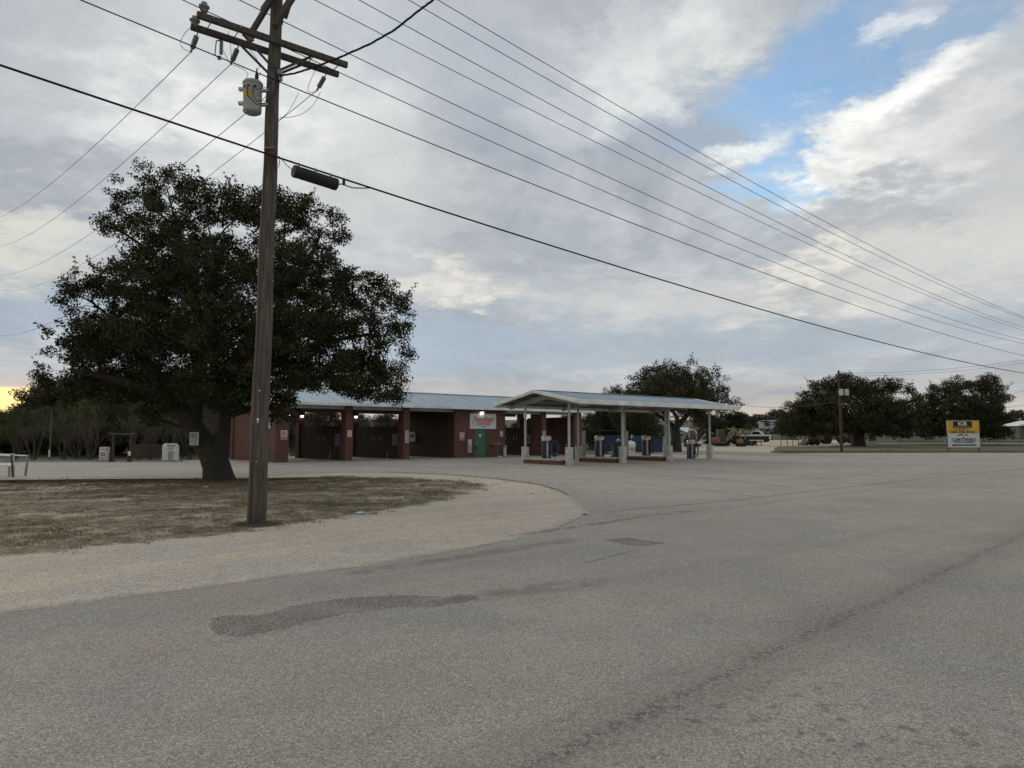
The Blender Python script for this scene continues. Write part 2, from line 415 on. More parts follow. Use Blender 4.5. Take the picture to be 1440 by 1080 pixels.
def gravelc(nt, oc):
    q = map2(nt, oc, (.12,1,1), -ANG); big = noi(nt, q, .85, 5, .65); med = noi(nt, oc, 4, 6, .75)
    c = mixc(nt, ramp(nt, big, .42, .58), (.68,.56,.415), (.52,.48,.415))
    c = mixc(nt, ramp(nt, med, .38, .68, 0, .5), c, (.40,.33,.25))
    c = mixc(nt, ramp(nt, noi(nt, oc, 1.1, 4, .6), .52, .66, 0, .6), c, (.66,.56,.44))
    v = N(nt, 'ShaderNodeTexVoronoi'); v.inputs['Scale'].default_value = 60; nt.links.new(oc, v.inputs['Vector'])
    sepc = N(nt, 'ShaderNodeSeparateColor'); nt.links.new(v.outputs['Color'], sepc.inputs[0])
    c = mixc(nt, ramp(nt, sepc.outputs[0], .45, 1, 0, .7), c, (.24,.21,.175))
    c = mixc(nt, ramp(nt, sepc.outputs[1], .75, 1, 0, .8), c, (.76,.71,.62))
    return c, v
def ground_mat(name, kind):
    m, nt, b = newmat(name); oc = objco(nt); b.inputs['Roughness'].default_value = .93
    b.inputs['Specular IOR Level'].default_value = .25
    def rim(c, under, wide=.9):
        at_ = N(nt, 'ShaderNodeAttribute', attribute_name='rim')
        nn = mth(nt, 'ADD', mth(nt, 'MULTIPLY', noi(nt, oc, 2.4, 4, .65), .5), mth(nt, 'MULTIPLY', noi(nt, oc, 22, 4, .75), .5))
        nn = mth(nt, 'ADD', mth(nt, 'MULTIPLY', mth(nt, 'SUBTRACT', nn, .5), 2.4), .5)
        k = ramp(nt, mth(nt, 'SUBTRACT', nn, mth(nt, 'SUBTRACT', mth(nt, 'MULTIPLY', at_.outputs['Fac'], 1.3*wide), .35)), -.12, .22)
        return mixc(nt, k, under, c)
    if kind in ('road', 'lot'):
        c, v, gr = asphalt(nt, oc, kind)
        if kind == 'road':
            s = N(nt, 'ShaderNodeSeparateXYZ'); nt.links.new(oc, s.inputs[0])
            q = mth(nt, 'SUBTRACT', mth(nt, 'MULTIPLY', s.outputs[0], .703), mth(nt, 'MULTIPLY', s.outputs[1], .711))
            wv = mth(nt, 'MULTIPLY', mth(nt, 'SUBTRACT', noi(nt, oc, 1.1, 6, .65), .5), .35)
            dd = mth(nt, 'ABSOLUTE', mth(nt, 'ADD', mth(nt, 'ADD', q, 2.63), wv))
            frag = noi(nt, oc, 18, 6, .8)
            msk = mth(nt, 'MULTIPLY', ramp(nt, dd, .0, .13, 1, 0), ramp(nt, frag, .47, .58))
            c = mixc(nt, mth(nt, 'MULTIPLY', msk, .7), c, (.07,.055,.048))
            c = mixc(nt, ramp(nt, dd, .05, .6, .22, 0), c, (.16,.12,.105))
            sx = mth(nt, 'SUBTRACT', s.outputs[0], 1.7); sy = mth(nt, 'SUBTRACT', s.outputs[1], 3.9)
            d2 = mth(nt, 'SQRT', mth(nt, 'ADD', mth(nt,'MULTIPLY',sx,sx), mth(nt,'MULTIPLY',sy,sy)))
            sp_ = mth(nt, 'MULTIPLY', ramp(nt, d2, .5, 1.9, 1, 0), ramp(nt, noi(nt, oc, 6, 6, .75), .56, .62))
            c = mixc(nt, mth(nt, 'MULTIPLY', sp_, .6), c, (.085,.08,.08))
        bump(nt, b, mth(nt, 'ADD', mth(nt, 'MULTIPLY', v.outputs['Distance'], -1), gr), .6, .010)
    elif kind == 'patch':
        u_, v, gr = asphalt(nt, oc, 'road', False)
        g = noi(nt, oc, 30, 4, .7); c = mixc(nt, ramp(nt, g, .35, .7), (.12,.105,.09), (.215,.19,.165))
        sepc = N(nt, 'ShaderNodeSeparateColor'); nt.links.new(v.outputs['Color'], sepc.inputs[0])
        c = mixc(nt, ramp(nt, sepc.outputs[1], .78, 1, 0, .9), c, (.62,.56,.48))
        c = mixc(nt, ramp(nt, noi(nt, oc, 1.6, 5, .7), .48, .66, 0, .4), c, u_)
        c = rim(c, u_, .8); bump(nt, b, g, .5, .01)
    elif kind == 'gravel':
        c, v = gravelc(nt, oc); u_, _, _ = asphalt(nt, oc, 'road', False); c = rim(c, u_, .75)
        bump(nt, b, mth(nt, 'MULTIPLY', v.outputs['Distance'], -1), .7, .015)
    elif kind == 'field':
        a = noi(nt, oc, .12, 5, .6); f = noi(nt, oc, 1.5, 5, .7)
        c = mixc(nt, ramp(nt, a, .4, .62), (.065,.075,.032), (.105,.10,.055)); c = mixc(nt, ramp(nt, f, .4, .7, 0, .5), c, (.045,.045,.024))
    elif kind == 'drive':
        med = noi(nt, mapping(nt, oc, (.15,1,1), (0,0,R(-10))), 1.2, 5, .65); f2 = noi(nt, oc, 5, 5, .7)
        c = mixc(nt, ramp(nt, med, .35, .65), (.46,.39,.29), (.54,.47,.36))
        c = mixc(nt, ramp(nt, f2, .4, .75, 0, .35), c, (.30,.25,.18))
    else:                                        # dry grass and bare soil
        lo = noi(nt, oc, .42, 5, .65); a = noi(nt, oc, 1.1, 8, .75); f = noi(nt, oc, 9, 6, .78); f3 = noi(nt, oc, 3.4, 8, .8)
        c = mixc(nt, ramp(nt, a, .44, .56), (.215,.155,.095), (.115,.112,.06))
        c = mixc(nt, ramp(nt, f, .48, .66, 0, .6), c, (.29,.24,.165))
        c = mixc(nt, ramp(nt, f3, .48, .60, 0, .85), c, (.40,.345,.26) if kind == 'verge' else (.17,.15,.085))
        c = mixc(nt, ramp(nt, noi(nt, oc, 24, 4, .75), .47, .64, 0, .75), c, (.06,.055,.033))
        if kind == 'verge':
            bare = mth(nt, 'MULTIPLY', ramp(nt, lo, .50, .62), ramp(nt, f3, .36, .56, .3, 1))
            c = mixc(nt, mth(nt, 'MULTIPLY', bare, .85), c, (.46,.385,.28)); g_, _ = gravelc(nt, oc); c = rim(c, g_, .95)
        bump(nt, b, f, .8, .04)
    nt.links.new(c, b.inputs['Base Color']); return m
G = {k: ground_mat(k, k) for k in ('road','lot','patch','gravel','drive','lawn','verge')}

# wide base terrain
mb = MB(); ys = [-80,-30,0,30,60,75,85,92,100,110,120,135,150,170,200,230,260,320,400,500,700,1000,1500]
xs = [-1500,-900,-500,-300,-200,-120,-60,0,60,120,200,300,500,900,1500]
for y in ys:
    for x in xs: mb.v.append((x, y, terrain(y)-.03))
for j in range(len(ys)-1):
    for i in range(len(xs)-1):
        a = j*len(xs)+i; mb.f.append((a,a+1,a+1+len(xs),a+len(xs)))
G['field'] = ground_mat('field', 'field')
tag(mb.build('ground', G['field'], smooth=True), kind='structure')

def jag(poly, step, amp, seed=0, closed=True):
    out = []; r = random.Random(seed); n = len(poly)
    for i in range(n if closed else n-1):
        a = Vector(poly[i][:2]); b = Vector(poly[(i+1)%n][:2]); k = max(1, int((b-a).length/step)); nn = Vector((-(b-a).y,(b-a).x)).normalized()
        for j in range(k):
            p = a.lerp(b, j/k); o = amp*(noise.noise(Vector((p.x*.7,p.y*.7,seed*7.1)))*1.2+noise.noise(Vector((p.x*3,p.y*3,seed+3)))*.7+r.uniform(-.3,.3))
            out.append((p.x+nn.x*o, p.y+nn.y*o))
    return out
import bmesh
def sheet(name, poly, z, mat, kind='structure', edge=0.0):
    mb = MB(); mb.add([(x,y,z) for x,y in poly], [tuple(range(len(poly)))])
    o = mb.build(name, mat)
    me = o.data
    if edge:                                   # a border ring whose outer rim breaks up into grains
        bm = bmesh.new(); bm.from_mesh(me); bm.faces.ensure_lookup_table()
        bmesh.ops.inset_region(bm, faces=[bm.faces[0]], thickness=edge, use_even_offset=False, use_boundary=True); bm.verts.index_update()
        bm.to_mesh(me); n = len(poly)
        at_ = me.attributes.new('rim', 'FLOAT', 'POINT')
        rim = set()
        for e in bm.edges:
            if e.is_boundary: rim.update(v.index for v in e.verts)
        for i in range(len(me.vertices)): at_.data[i].value = 1.0 if i in rim else 0.0
        bm.free(); me.update()
    if me.polygons[0].normal.z < 0: me.flip_normals()
    return tag(o, kind=kind)
lot = [(-90,46),(-31,45.4),gp(0,648.5),gp(250,647.5),gp(330,645)]+[(-21.5,54.5),(-12,64),(1.0,69.5),(7.5,61.5),gp(880,639),gp(940,637.3),gp(1000,637),gp(1080,636.7),gp(1100,637.5),gp(1250,635.5),gp(1440,634)]+[(140,95),(140,-20),(-90,-20)]
lot = lot[:-3]+[(100,84),(140,84),(140,-20),(-90,-20)]
sheet('parking_lot', lot, 0.0, G['lot'])
E0 = Vector((-4.9,6.77)); u2 = Vector((U.x,U.y))
rd = [tuple(E0-u2*45), gp(0,863), gp(200,837), gp(400,811), gp(600,783), gp(690,766), gp(770,748), gp(835,723), gp(890,714), gp(950,711), gp(1040,704), gp(1150,691), gp(1440,661)]
far = Vector(gp(1440,661))+u2*70
nrm = Vector((U.y,-U.x))
rd += [tuple(far), tuple(far+nrm*9.5), tuple(Vector((6.6,4.3))+u2*3), tuple(Vector((6.6,4.3))-u2*40)]
rdl = jag(rd[1:13], .4, .05, 3, closed=False)
sheet('road', [rd[0]]+rdl+[rd[12]]+rd[13:], .004, G['road'])
pt = [(295,870),(318,866),(345,865),(380,862),(405,855),(440,848),(490,840),(560,836),(620,838),(665,836),(680,842),(655,850),(620,853),(560,856),(500,864),(455,872),(420,880),(380,890),(335,898),(300,893),(292,882)]
sheet('road_patch', jag([gp(*p) for p in pt], .08, .03, 5), .0052, G['patch'], edge=.12)
pt = [(848,760),(868,756.5),(888,756.5),(910,760),(940,764),(905,769),(876,766)]
sheet('road_patch', jag([gp(*p) for p in pt], .10, .03, 8), .0052, G['patch'], edge=.08)
gr = [(-900,1010),(-300,905),(0,863),(200,837),(400,811),(600,783),(690,766),(770,748),(833,722),(812,704),(800,697),(782,690),(760,683),(700,674.5),(640,669),(560,665.5),(480,665),(400,668),(335,674),(285,673.5),(150,673.5),(0,673.5),(-300,674),(-900,676)]
GRAVEL = [gp(*p) for p in gr]
GRAVEL[0] = tuple(E0-u2*40)
sheet('gravel_shoulder', jag(GRAVEL, .4, .07, 2), .0056, G['gravel'], edge=.6)
ve = [(-900,840),(0,787),(60,783),(150,772),(220,766),(300,758),(380,748),(400,743),(470,733),(520,727),(570,718),(625,708),(660,697),(690,688),(700,682),(665,677),(600,674),(560,671),(480,669.5),(400,672),(335,676.5),(285,675.5),(150,675.5),(0,675),(-300,675.5),(-900,678)]
VERGE = jag([gp(*p) for p in ve], .4, .12, 4)
sheet('grass_verge', VERGE, .0072, G['verge'], edge=1.1)
# dark seam where the lot meets the gravel
sm = [(538,663.5),(600,666),(640,668),(700,673),(760,681.5),(782,688.5),(803,697)]
def strip(name, px, wd, col, al, seed, sc=6.0, z=.0049):
    pl = jag([gp(*p) for p in px], .3, .03, seed, closed=False)+[gp(*px[-1])]
    m, nt, b = newmat('worn_strip'); oc = objco(nt); at_ = N(nt, 'ShaderNodeAttribute', attribute_name='rim')
    g = noi(nt, oc, sc, 5, .7); b.inputs['Roughness'].default_value = .92
    nt.links.new(mixc(nt, noi(nt, oc, 40, 3, .7), tuple(x*.6 for x in col), tuple(x*1.3 for x in col)), b.inputs['Base Color'])
    nt.links.new(mth(nt, 'MULTIPLY', mth(nt, 'MULTIPLY', ramp(nt, at_.outputs['Fac'], 0, .9, 1, 0), ramp(nt, g, .35, .6)), al), b.inputs['Alpha'])
    mb = MB(); rv = []
    for i, p in enumerate(pl):
        q = Vector(pl[min(i+1,len(pl)-1)])-Vector(pl[max(i-1,0)]); nn = Vector((-q.y,q.x)).normalized()*wd*(1 if 0 < i < len(pl)-1 else .2)
        mb.v += [(p[0]-nn.x,p[1]-nn.y,z),(p[0],p[1],z),(p[0]+nn.x,p[1]+nn.y,z)]; e = 1.0 if i in (0,len(pl)-1) else 0.0; rv += [1.0,e,1.0]
    for i in range(len(pl)-1): a = 3*i; mb.f += [(a,a+1,a+4,a+3),(a+1,a+2,a+5,a+4)]
    o = mb.build(name, m); at2 = o.data.attributes.new('rim','FLOAT','POINT'); at2.data.foreach_set('value', rv)
    return tag(o, kind='structure')
strip('road_seam', [(836,722),(890,716.5),(950,711.5),(1040,703),(1150,690),(1300,673),(1440,659),(1600,648)], .13, (.13,.12,.11), .55, 3)
strip('road_seam', [(836,728),(900,724),(960,720),(1040,712),(1150,698),(1300,682)], .30, (.45,.43,.38), .55, 4, 3.0, .0062)
strip('road_seam', [(700,757),(760,748),(835,738),(900,727),(980,718)], .22, (.19,.175,.16), .45, 5, 3.0, .0063)
strip('road_crack', [(795,798),(830,790),(850,786),(885,776),(912,769)], .03, (.07,.055,.045), .9, 6, 9.0)
strip('road_stain', [(600,846),(660,842),(740,831),(830,820),(880,812)], .40, (.22,.195,.17), .32, 7, 2.0, .0064)
strip('road_stain', [(470,770+40),(560,797),(700,775),(820,757)], .35, (.25,.23,.205), .35, 8, 2.0)
for i, (px_, wd_, al_) in enumerate([([(640,656),(760,659),(880,664),(1000,673),(1120,686)],.28,.4),([(660,652),(800,654),(940,658),(1080,667),(1200,676)],.3,.35),([(780,672),(900,680),(1000,690),(1080,701)],.2,.35),([(300,652),(420,654),(560,656),(700,659)],.5,.35),([(60,662),(160,656),(280,652),(420,649)],.35,.35),([(1000,650),(1160,652),(1320,654),(1440,655)],.5,.35)]):
    strip('tyre_marks', px_, wd_, (.25,.23,.20), al_, 20+i, 2.5, .0015)
mb = MB(); pl = jag([gp(*p) for p in sm], .25, .04, 9, closed=False)
for i, p in enumerate(pl): 
    wdt = .05+.05*abs(noise.noise(Vector((p[0]*2,p[1]*2,1))))
    mb.v += [(p[0],p[1]-wdt,.0088),(p[0]+.03,p[1]+wdt,.0088)]
mb.f = [(2*i,2*i+1,2*i+3,2*i+2) for i in range(len(pl)-1)]
tag(mb.build('lot_edge_crack', M['conc_dark'] if False else plain((.045,.042,.04),.9)), kind='structure')
# tan gravel yard beyond the lot, draped over the rise
def drape(name, bands, mat, off):
    mb = MB(); rr = random.Random(name)
    for (y, x0, x1) in bands:
        for k in range(9):
            t = k/8; x = x0+(x1-x0)*t; mb.v.append((x, y, terrain(y)+off))
    for j in range(len(bands)-1):
        for k in range(8): a = j*9+k; mb.f.append((a,a+1,a+10,a+9))
    return tag(mb.build(name, mat), kind='structure')
def interp(bands, step=2.0):
    o = []
    for (a, b) in zip(bands[:-1], bands[1:]):
        n = max(1, int((b[0]-a[0])/step))
        for i in range(n): t = i/n; o.append(tuple(a[k]+(b[k]-a[k])*t for k in range(3)))
    return o+[bands[-1]]
drape('gravel_drive', interp([(58,7,11),(62,8.6,16),(66,10,24),(68.5,9.5,26),(74,10,32),(80,12,36),(88,13,39),(100,14,44),(112,20,54),(125,28,62),(135,40,66)]), G['drive'], -.012)
drape('grass_lawn', interp([(68.9,25.3,27),(71.5,27.5,55),(74,28,58),(80,29.5,110),(90,33,120),(99,37,125)]), G['lawn'], .012)
drape('path', interp([(112,58,240),(114,58,240)]), plain((.62,.58,.50),.9), .03)
# dark strip of soil/kerb along the far left edge of the lot
mb = MB(); mb.bb(-70,-21.3,46.0,46.25,-.02,.10); tag(mb.build('kerb', M['conc_dark']), kind='structure')
# ------------------------------------------------------------------ near utility pole
PB = Vector((*gp(360,738), 0)); PD = PB.y
top_dir = (at(389,0,PD) - PB); lean = top_dir/top_dir.z           # shaft leans a little
def ps(z): return PB + lean*z
def zpy(py): return at(388,py,PD).z
def knots(mb): return mb
pole = thing('utility_pole', PB, 0, 'tall weathered wooden utility pole with a double crossarm, standing in the grass near the road', 'utility pole')
L = lambda p: Vector(p)-PB
mb = MB(); pts = []; rad = []
for i in range(41):
    z = -.15+11.7*i/40; pts.append(L(ps(z))+Vector((.008*math.sin(z*2.1), .006*math.cos(z*1.7), 0))); rad.append(.178-.0062*z+.003*math.sin(z*5))
mb.tube(pts, rad, 28); mb.build('shaft', M['pole_wood'], pole, smooth=True)
for z, rr in ((2.55,.012),(2.0,.02),(1.95,.012),(1.2,.008)):       # small tags nailed on the shaft
    p = L(ps(z)); mb = MB(); mb.box(p+Vector((.03 if z>2 else .02,-.178,0)), (rr*2,.01,rr*2.4)); mb.build('tag', M['white'], pole)
H1 = zpy(66)
c0 = ps(H1)-PB
armd = Vector((math.cos(R(37.5)), math.sin(R(37.5)), 0)); armn = Vector((armd.y,-armd.x,0))
arms = []
for s, dz in ((1,0.0),(-1,-.02)):
    mb = MB(); a = c0+armn*.22*s+Vector((0,0,dz)); mb.beam(a-armd*1.52, a+armd*1.45, .09, .115); 
    arms.append(mb.build('crossarm', M['arm_wood'], pole, bevel=.006))
for t in (-1.25,-.75,.75,1.3): mb = MB(); mb.beam(c0+armd*t-armn*.3, c0+armd*t+armn*.3, .02, .02); mb.build('spacer_bolt', M['galv'], pole)
for s in (1,-1):
    for e in (-1,1):
        mb = MB(); mb.beam(c0+armn*.17*s+armd*.68*e+Vector((0,0,-.05)), c0+armn*.13*s+armd*.06*e+Vector((0,0,-.52)), .012 , .05); mb.build('brace', M['arm_wood'], pole)
# upper crossarm at right angles, above the picture, with its timber braces
H2 = 11.05; c1 = ps(H2)-PB
mb = MB(); mb.beam(c1+armd*.2-armn*1.55, c1+armd*.2+armn*1.75, .09, .12); mb.build('crossarm', M['arm_wood'], pole, bevel=.006)
for s in (1,-1):
    mb = MB(); mb.beam(c1+armd*.2+armn*1.0*s+Vector((0,0,-.05)), ps(zpy(25))-PB+armd*.15+armn*.1*s, .06, .09); mb.build('brace', M['arm_wood'], pole)
mb = MB(); mb.beam(ps(zpy(52))-PB+Vector((-.40,-.18,0)), ps(zpy(-60))-PB+Vector((.55,-.25,0)), .085, .085); mb.build('brace', M['arm_wood'], pole)
mb = MB(); mb.beam(ps(zpy(42))-PB+Vector((.05,-.17,0)), ps(zpy(-60))-PB+Vector((1.0,-.3,0)), .10, .10); mb.build('brace', M['arm_wood'], pole)
for i in range(14): z = 4.2+i*.5; mb = MB(); mb.box(ps(z)-PB+Vector((.165-.0062*z+.012,-.02,0)), (.02,.012,.03)); mb.build('staple', M['galv'], pole)
mb = MB(); mb.tube([ps(z)-PB+Vector((-.06,-.178+.0062*z,0)) for z in (0,1,2,3,4,5,6,7,8.2)], .007, 5); mb.build('ground_wire', M['rust'], pole)
def pin_insulator(p):
    mb = MB(); mb.lathe([(.02,0),(.055,.02),(.075,.05),(.06,.07),(.045,.08),(.095,.11),(.10,.13),(.06,.16),(.05,.17),(.055,.2),(.02,.215)], p, 16)
    mb.build('insulator', M['porcelain'], pole, smooth=True)
pin_insulator(c0-armd*1.40+armn*.22+Vector((0,0,.07))); pin_insulator(c0-armd*1.46-armn*.2+Vector((0,0,-.02))); pin_insulator(c0-armd*.42-armn*.2+Vector((0,0,.05)))
# dead-end strings towards the back-left line
DE = []
for t in (-1.38,-.62,1.2):
    a = c0+armd*t-armn*.27+Vector((0,0,-.06)); dn = (-armn*.86+Vector((0,0,-.28))).normalized(); dn = (dn+armd*-.0).normalized()
    mb = MB(); mb.tube([a, a+dn*.12], .012, 6); 
    q = a+dn*.12; prof = []
    for k in range(9): prof += [(.028,k*.034),(.052,k*.034+.012),(.05,k*.034+.02),(.028,k*.034+.03)]
    mb.lathe(prof, q, 12, dn); mb.tube([q+dn*.3, q+dn*.42], .022, 6); mb.build('dead_end_insulator', M['porcelain'], pole, smooth=True)
    DE.append(PB+q+dn*.42)
# cut-out fuse
mb = MB(); a = c0-armd*.98-armn*.26+Vector((0,0,-.1))
prof = []
for k in range(7): prof += [(.026,-k*.04),(.042,-k*.04-.014),(.026,-k*.04-.028)]
mb.lathe(prof, a+Vector((.03,0,0)), 12); mb.tube([a+Vector((.03,0,.02)), a+Vector((-.05,-.05,-.03)), a+Vector((-.07,-.05,-.30)), a+Vector((.0,0,-.36))], .014, 6)
mb.box(a+Vector((.0,0,-.34)), (.06,.04,.07)); mb.build('fuse_cutout', M['porcelain'], pole, smooth=False)
mb = MB(); a = ps(zpy(110))-PB; mb.box(a+Vector((.16,-.06,0)), (.06,.07,.16)); mb.lathe([(.04,0),(.05,.02),(.05,.07),(.04,.09)], a+Vector((.14,-.10,.02)), 12); mb.build('spool_insulator', M['porcelain'], pole)
mb = MB(); a = ps(zpy(212))-PB; mb.box(a+Vector((.03,-.155,.0)), (.2,.03,.045)); mb.build('cable_clamp', plain((.28,.12,.09),.6), pole)

# transformer
tp = at(355,138, PD-.12)
tf = thing('transformer', (tp.x,tp.y,tp.z-.31), 0, 'pale grey cylindrical transformer with a faded yellow mark, bolted to the wooden utility pole', 'transformer')
mb = MB(); mb.lathe([(.15,0),(.158,.02),(.188,.025),(.193,.06),(.193,.56),(.20,.57),(.20,.60)], (0,0,0), 28); mb.build('tank', plain((.34,.36,.35),.45,0,.1,4), tf, smooth=True)
mb = MB(); mb.lathe([(.212,.595),(.215,.625),(.19,.66),(.11,.69),(.0,.70)], (0,0,0), 28); mb.build('lid', plain((.33,.35,.33),.5,0,.1), tf, smooth=True)
mb = MB(); mb.lathe([(.035,0),(.05,.02),(.03,.05),(.045,.07),(.028,.10),(.04,.12),(.02,.16),(.012,.26)], (.09,-.03,.68), 12); mb.build('bushing', M['black'], tf, smooth=True)
for z in (.2,.5):
    mb = MB(); mb.box((-.235,-.02,z), (.10,.09,.055)); mb.build('bracket', M['offwhite'], tf); 
    mb = MB(); mb.box((.26,0,z-.02), (.18,.07,.05)); mb.build('bracket', M['galv'], tf)
for x in (-.12,-.02,.12):
    mb = MB(); mb.lathe([(.012,0),(.022,.01),(.022,.03),(.01,.05)], (x,-.19+abs(x)*.3,.5), 8, Vector((0,-1,0))); mb.build('terminal', M['black'], tf)
mb = MB()
n_ = 8
for i in range(n_):
    t0 = -1.75-.55+1.05*i/n_; t1 = -1.75-.55+1.05*(i+1)/n_; rr = .1945
    def pt_(t, z): return (rr*math.cos(t), rr*math.sin(t), z)
    zl = .24+.05*math.sin(i*1.7)*0; k = abs(i-3.5)/3.5
    mb.add([pt_(t0,.40-.0),pt_(t1,.40),pt_(t1,.33-.10*(1-k)),pt_(t0,.33-.10*(1-k))], [(0,3,2,1)])
mb.build('yellow_mark', plain((.60,.40,.05),.6), tf)
mb = MB()
def arc(a, b, sag, n=14, side=Vector((0,0,0))):
    a = Vector(a); b = Vector(b); return [a.lerp(b, t/n)+(Vector((0,0,-sag))+side)*4*(t/n)*(1-t/n) for t in range(n+1)]
tf.scale = (.92,.92,.96); T = Vector(tf.location)
# loose leads
def wire_thing(name, pts, r, label, cat, group=None, seg=5):
    b0 = Vector(pts[0]); mb = MB(); mb.tube([Vector(p)-b0 for p in pts], r, seg); o = mb.build(name, M['wire'], smooth=True); o.location = b0
    return tag(o, label, cat, group)
jl = [([T+Vector((-.05,-.2,.47)), T+Vector((.0,-.28,.25)), T+Vector((.2,-.3,.05)), T+Vector((.45,-.3,.10)), T+Vector((.58,-.25,.3)), T+Vector((.6,-.2,.65)), T+Vector((.5,-.15,.93))], .009),
      ([T+Vector((.1,-.2,.47)), T+Vector((.1,-.27,.3)), T+Vector((.2,-.3,.12)), T+Vector((.42,-.3,.13)), T+Vector((.55,-.22,.35)), T+Vector((.58,-.2,.8))], .008),
      ([T+Vector((.05,-.2,.5)), T+Vector((.2,-.3,.36)), T+Vector((.4,-.28,.42)), T+Vector((.53,-.2,.66)), T+Vector((.56,-.15,.9))], .006)]
for pts, r in jl:
    mb.tube([p-T for p in pts], r, 6)
mb.build('lead', M['wire'], tf, smooth=True)

# ------------------------------------------------------------------ overhead lines
def line(pxs, o, s0, s1, r, label, cat='power line', group='power lines running along the road', dirv=U, base=None, name='power_line'):
    """a sagging line in the vertical plane through the pole line shifted sideways by o; heights fitted to three sightings"""
    nv = Vector((dirv.y,-dirv.x,0)); P0 = (base or ps(8))*1; P0 = Vector((P0.x,P0.y,0))+nv*o
    S = []; Hh = []
    for px, py in pxs:
        q = ray(px, py); k = q[0]/q[1]          # x = k*y
        s = (k*P0.y-P0.x)/(dirv.x-k*dirv.y); y = P0.y+dirv.y*s; S.append(s); Hh.append(CAMH+q[2]/q[1]*y)
    cf = np.polyfit(S, Hh, min(2, len(S)-1))
    if len(S) > 2 and cf[0] < 0: cf = np.concatenate(([0.0], np.polyfit(S, Hh, 1)))
    n = 48; pts = [P0+dirv*(s0+(s1-s0)*i/n)+Vector((0,0,float(np.polyval(cf, s0+(s1-s0)*i/n)))) for i in range(n+1)]
    return wire_thing(name, pts, r, label, cat, group, 6), cf, P0
G1 = 'power lines running along the road'
line([(616,0),(740,73.5),(1060,257),(1440,446)], 1.3, 0, 70, .0085, 'highest overhead power line on the right of the photo, above seven others', group=G1)
line([(574,0),(700,71),(1040,260),(1440,448)], .75, 0, 70, .0085, 'second highest overhead power line on the right, just under the topmost', group=G1)
line([(504,0),(700,106),(1040,286),(1440,460.5)], -.2, 0, 70, .009, 'third overhead power line down from the topmost one on the right', group=G1)
line([(443,0),(700,131),(1040,298),(1440,465)], -.8, 0, 70, .0085, 'fourth overhead power line down from the topmost, closest under the third', group=G1)
line([(412,37),(700,176),(1040,332),(1440,478)], -.24, -9, 70, .009, 'power line passing the pole just above the crossarm, fifth down on the right', group=G1)
line([(481,103),(700,204),(1040,349),(1440,483)], .2, -9, 70, .0085, 'power line leaving the right end of the wooden crossarm, sixth down on the right', group=G1)
line([(95,0),(389,109),(530,167),(700,239),(1040,373),(1440,500)], .25, -9.5, 70, .011, 'thin cable tied to the pole under the crossarm braces, above the thick cable', group=G1)
lowc, cfL, PL = line([(0,97),(372,207),(490,256),(700,322),(1040,427),(1440,524.7)], .19, -9.5, 70, .019, 'thick black cable clamped low on the pole, lowest line across the whole sky', 'cable', G1, name='cable')
cfL_ = cfL
# lines going back-left from the dead ends
G2 = 'thin wires leading away behind the oak'
V2 = -armn
def backline(start, pts2, r, label):
    dirv = V; nv = Vector((dirv.y,-dirv.x,0)); S = [0.0]; Hh = [start.z]
    for px, py in pts2:
        q = ray(px, py); k = q[0]/q[1]; s = (k*start.y-start.x)/(dirv.x-k*dirv.y); y = start.y+dirv.y*s; S.append(s); Hh.append(CAMH+q[2]/q[1]*y)
    cf = np.polyfit(S, Hh, min(2,len(S)-1)); n = 40; e = 70
    print('BL', [round(x,2) for x in S], [round(x,2) for x in Hh])
    S2 = [S[0],S[-1]]; cf = np.array([.0012, (Hh[-1]-Hh[0])/(S[-1])-.0012*S[-1], Hh[0]])
    cf[-1] = start.z
    pts = [start+dirv*(e*i/n)+Vector((0,0,float(np.polyval(cf, e*i/n))-start.z)) for i in range(n+1)]
    wire_thing('power_line', pts, r, label, 'power line', G2)
backline(DE[0], [(124,199),(0,305)], .0075, 'thin wire from the left tip of the crossarm down to the left edge, highest there')
backline(DE[1], [(196,200),(0,347)], .0075, 'thin wire from the middle dead end above the transformer down to the left')
backline(ps(zpy(122))+Vector((.0,.1,0)), [(284,200),(133,305),(0,387)], .0075, 'thin wire passing behind the transformer and through the top of the oak')
backline(DE[2], [(369,188),(292,247),(0,407.5)], .0075, 'thin wire from the right dead end crossing behind the pole above the oak')
backline(ps(zpy(246))+Vector((0,.15,0)), [(350,257),(67,438),(0,472)], .008, 'lowest thin wire leaving the pole behind the oak crown')
# service bundle coming overhead
a = ps(zpy(110))+Vector((.16,-.1,0)); b = at(609,0,11.5)
pts = [a, at(415,103,PD-.15), at(440,95,13.35), at(470,84,13.1), at(520,62,12.6), at(555,42,12.2), at(590,14,11.8), b, at(680,-80,10.8), at(900,-400,9)]
mb = MB(); fine = []
for i in range(len(pts)-1):
    for k in range(6): fine.append(pts[i].lerp(pts[i+1], k/6))
for ph in range(3):
    mb.tube([p-a+Vector((.012*math.cos(i*.9+ph*2.09), 0, .012*math.sin(i*.9+ph*2.09))) for i, p in enumerate(fine)], .011, 6)
o = mb.build('cable', M['wire'], smooth=True); o.location = a; tag(o, 'thick twisted black service cable rising from the pole to the top of the photo', 'cable')
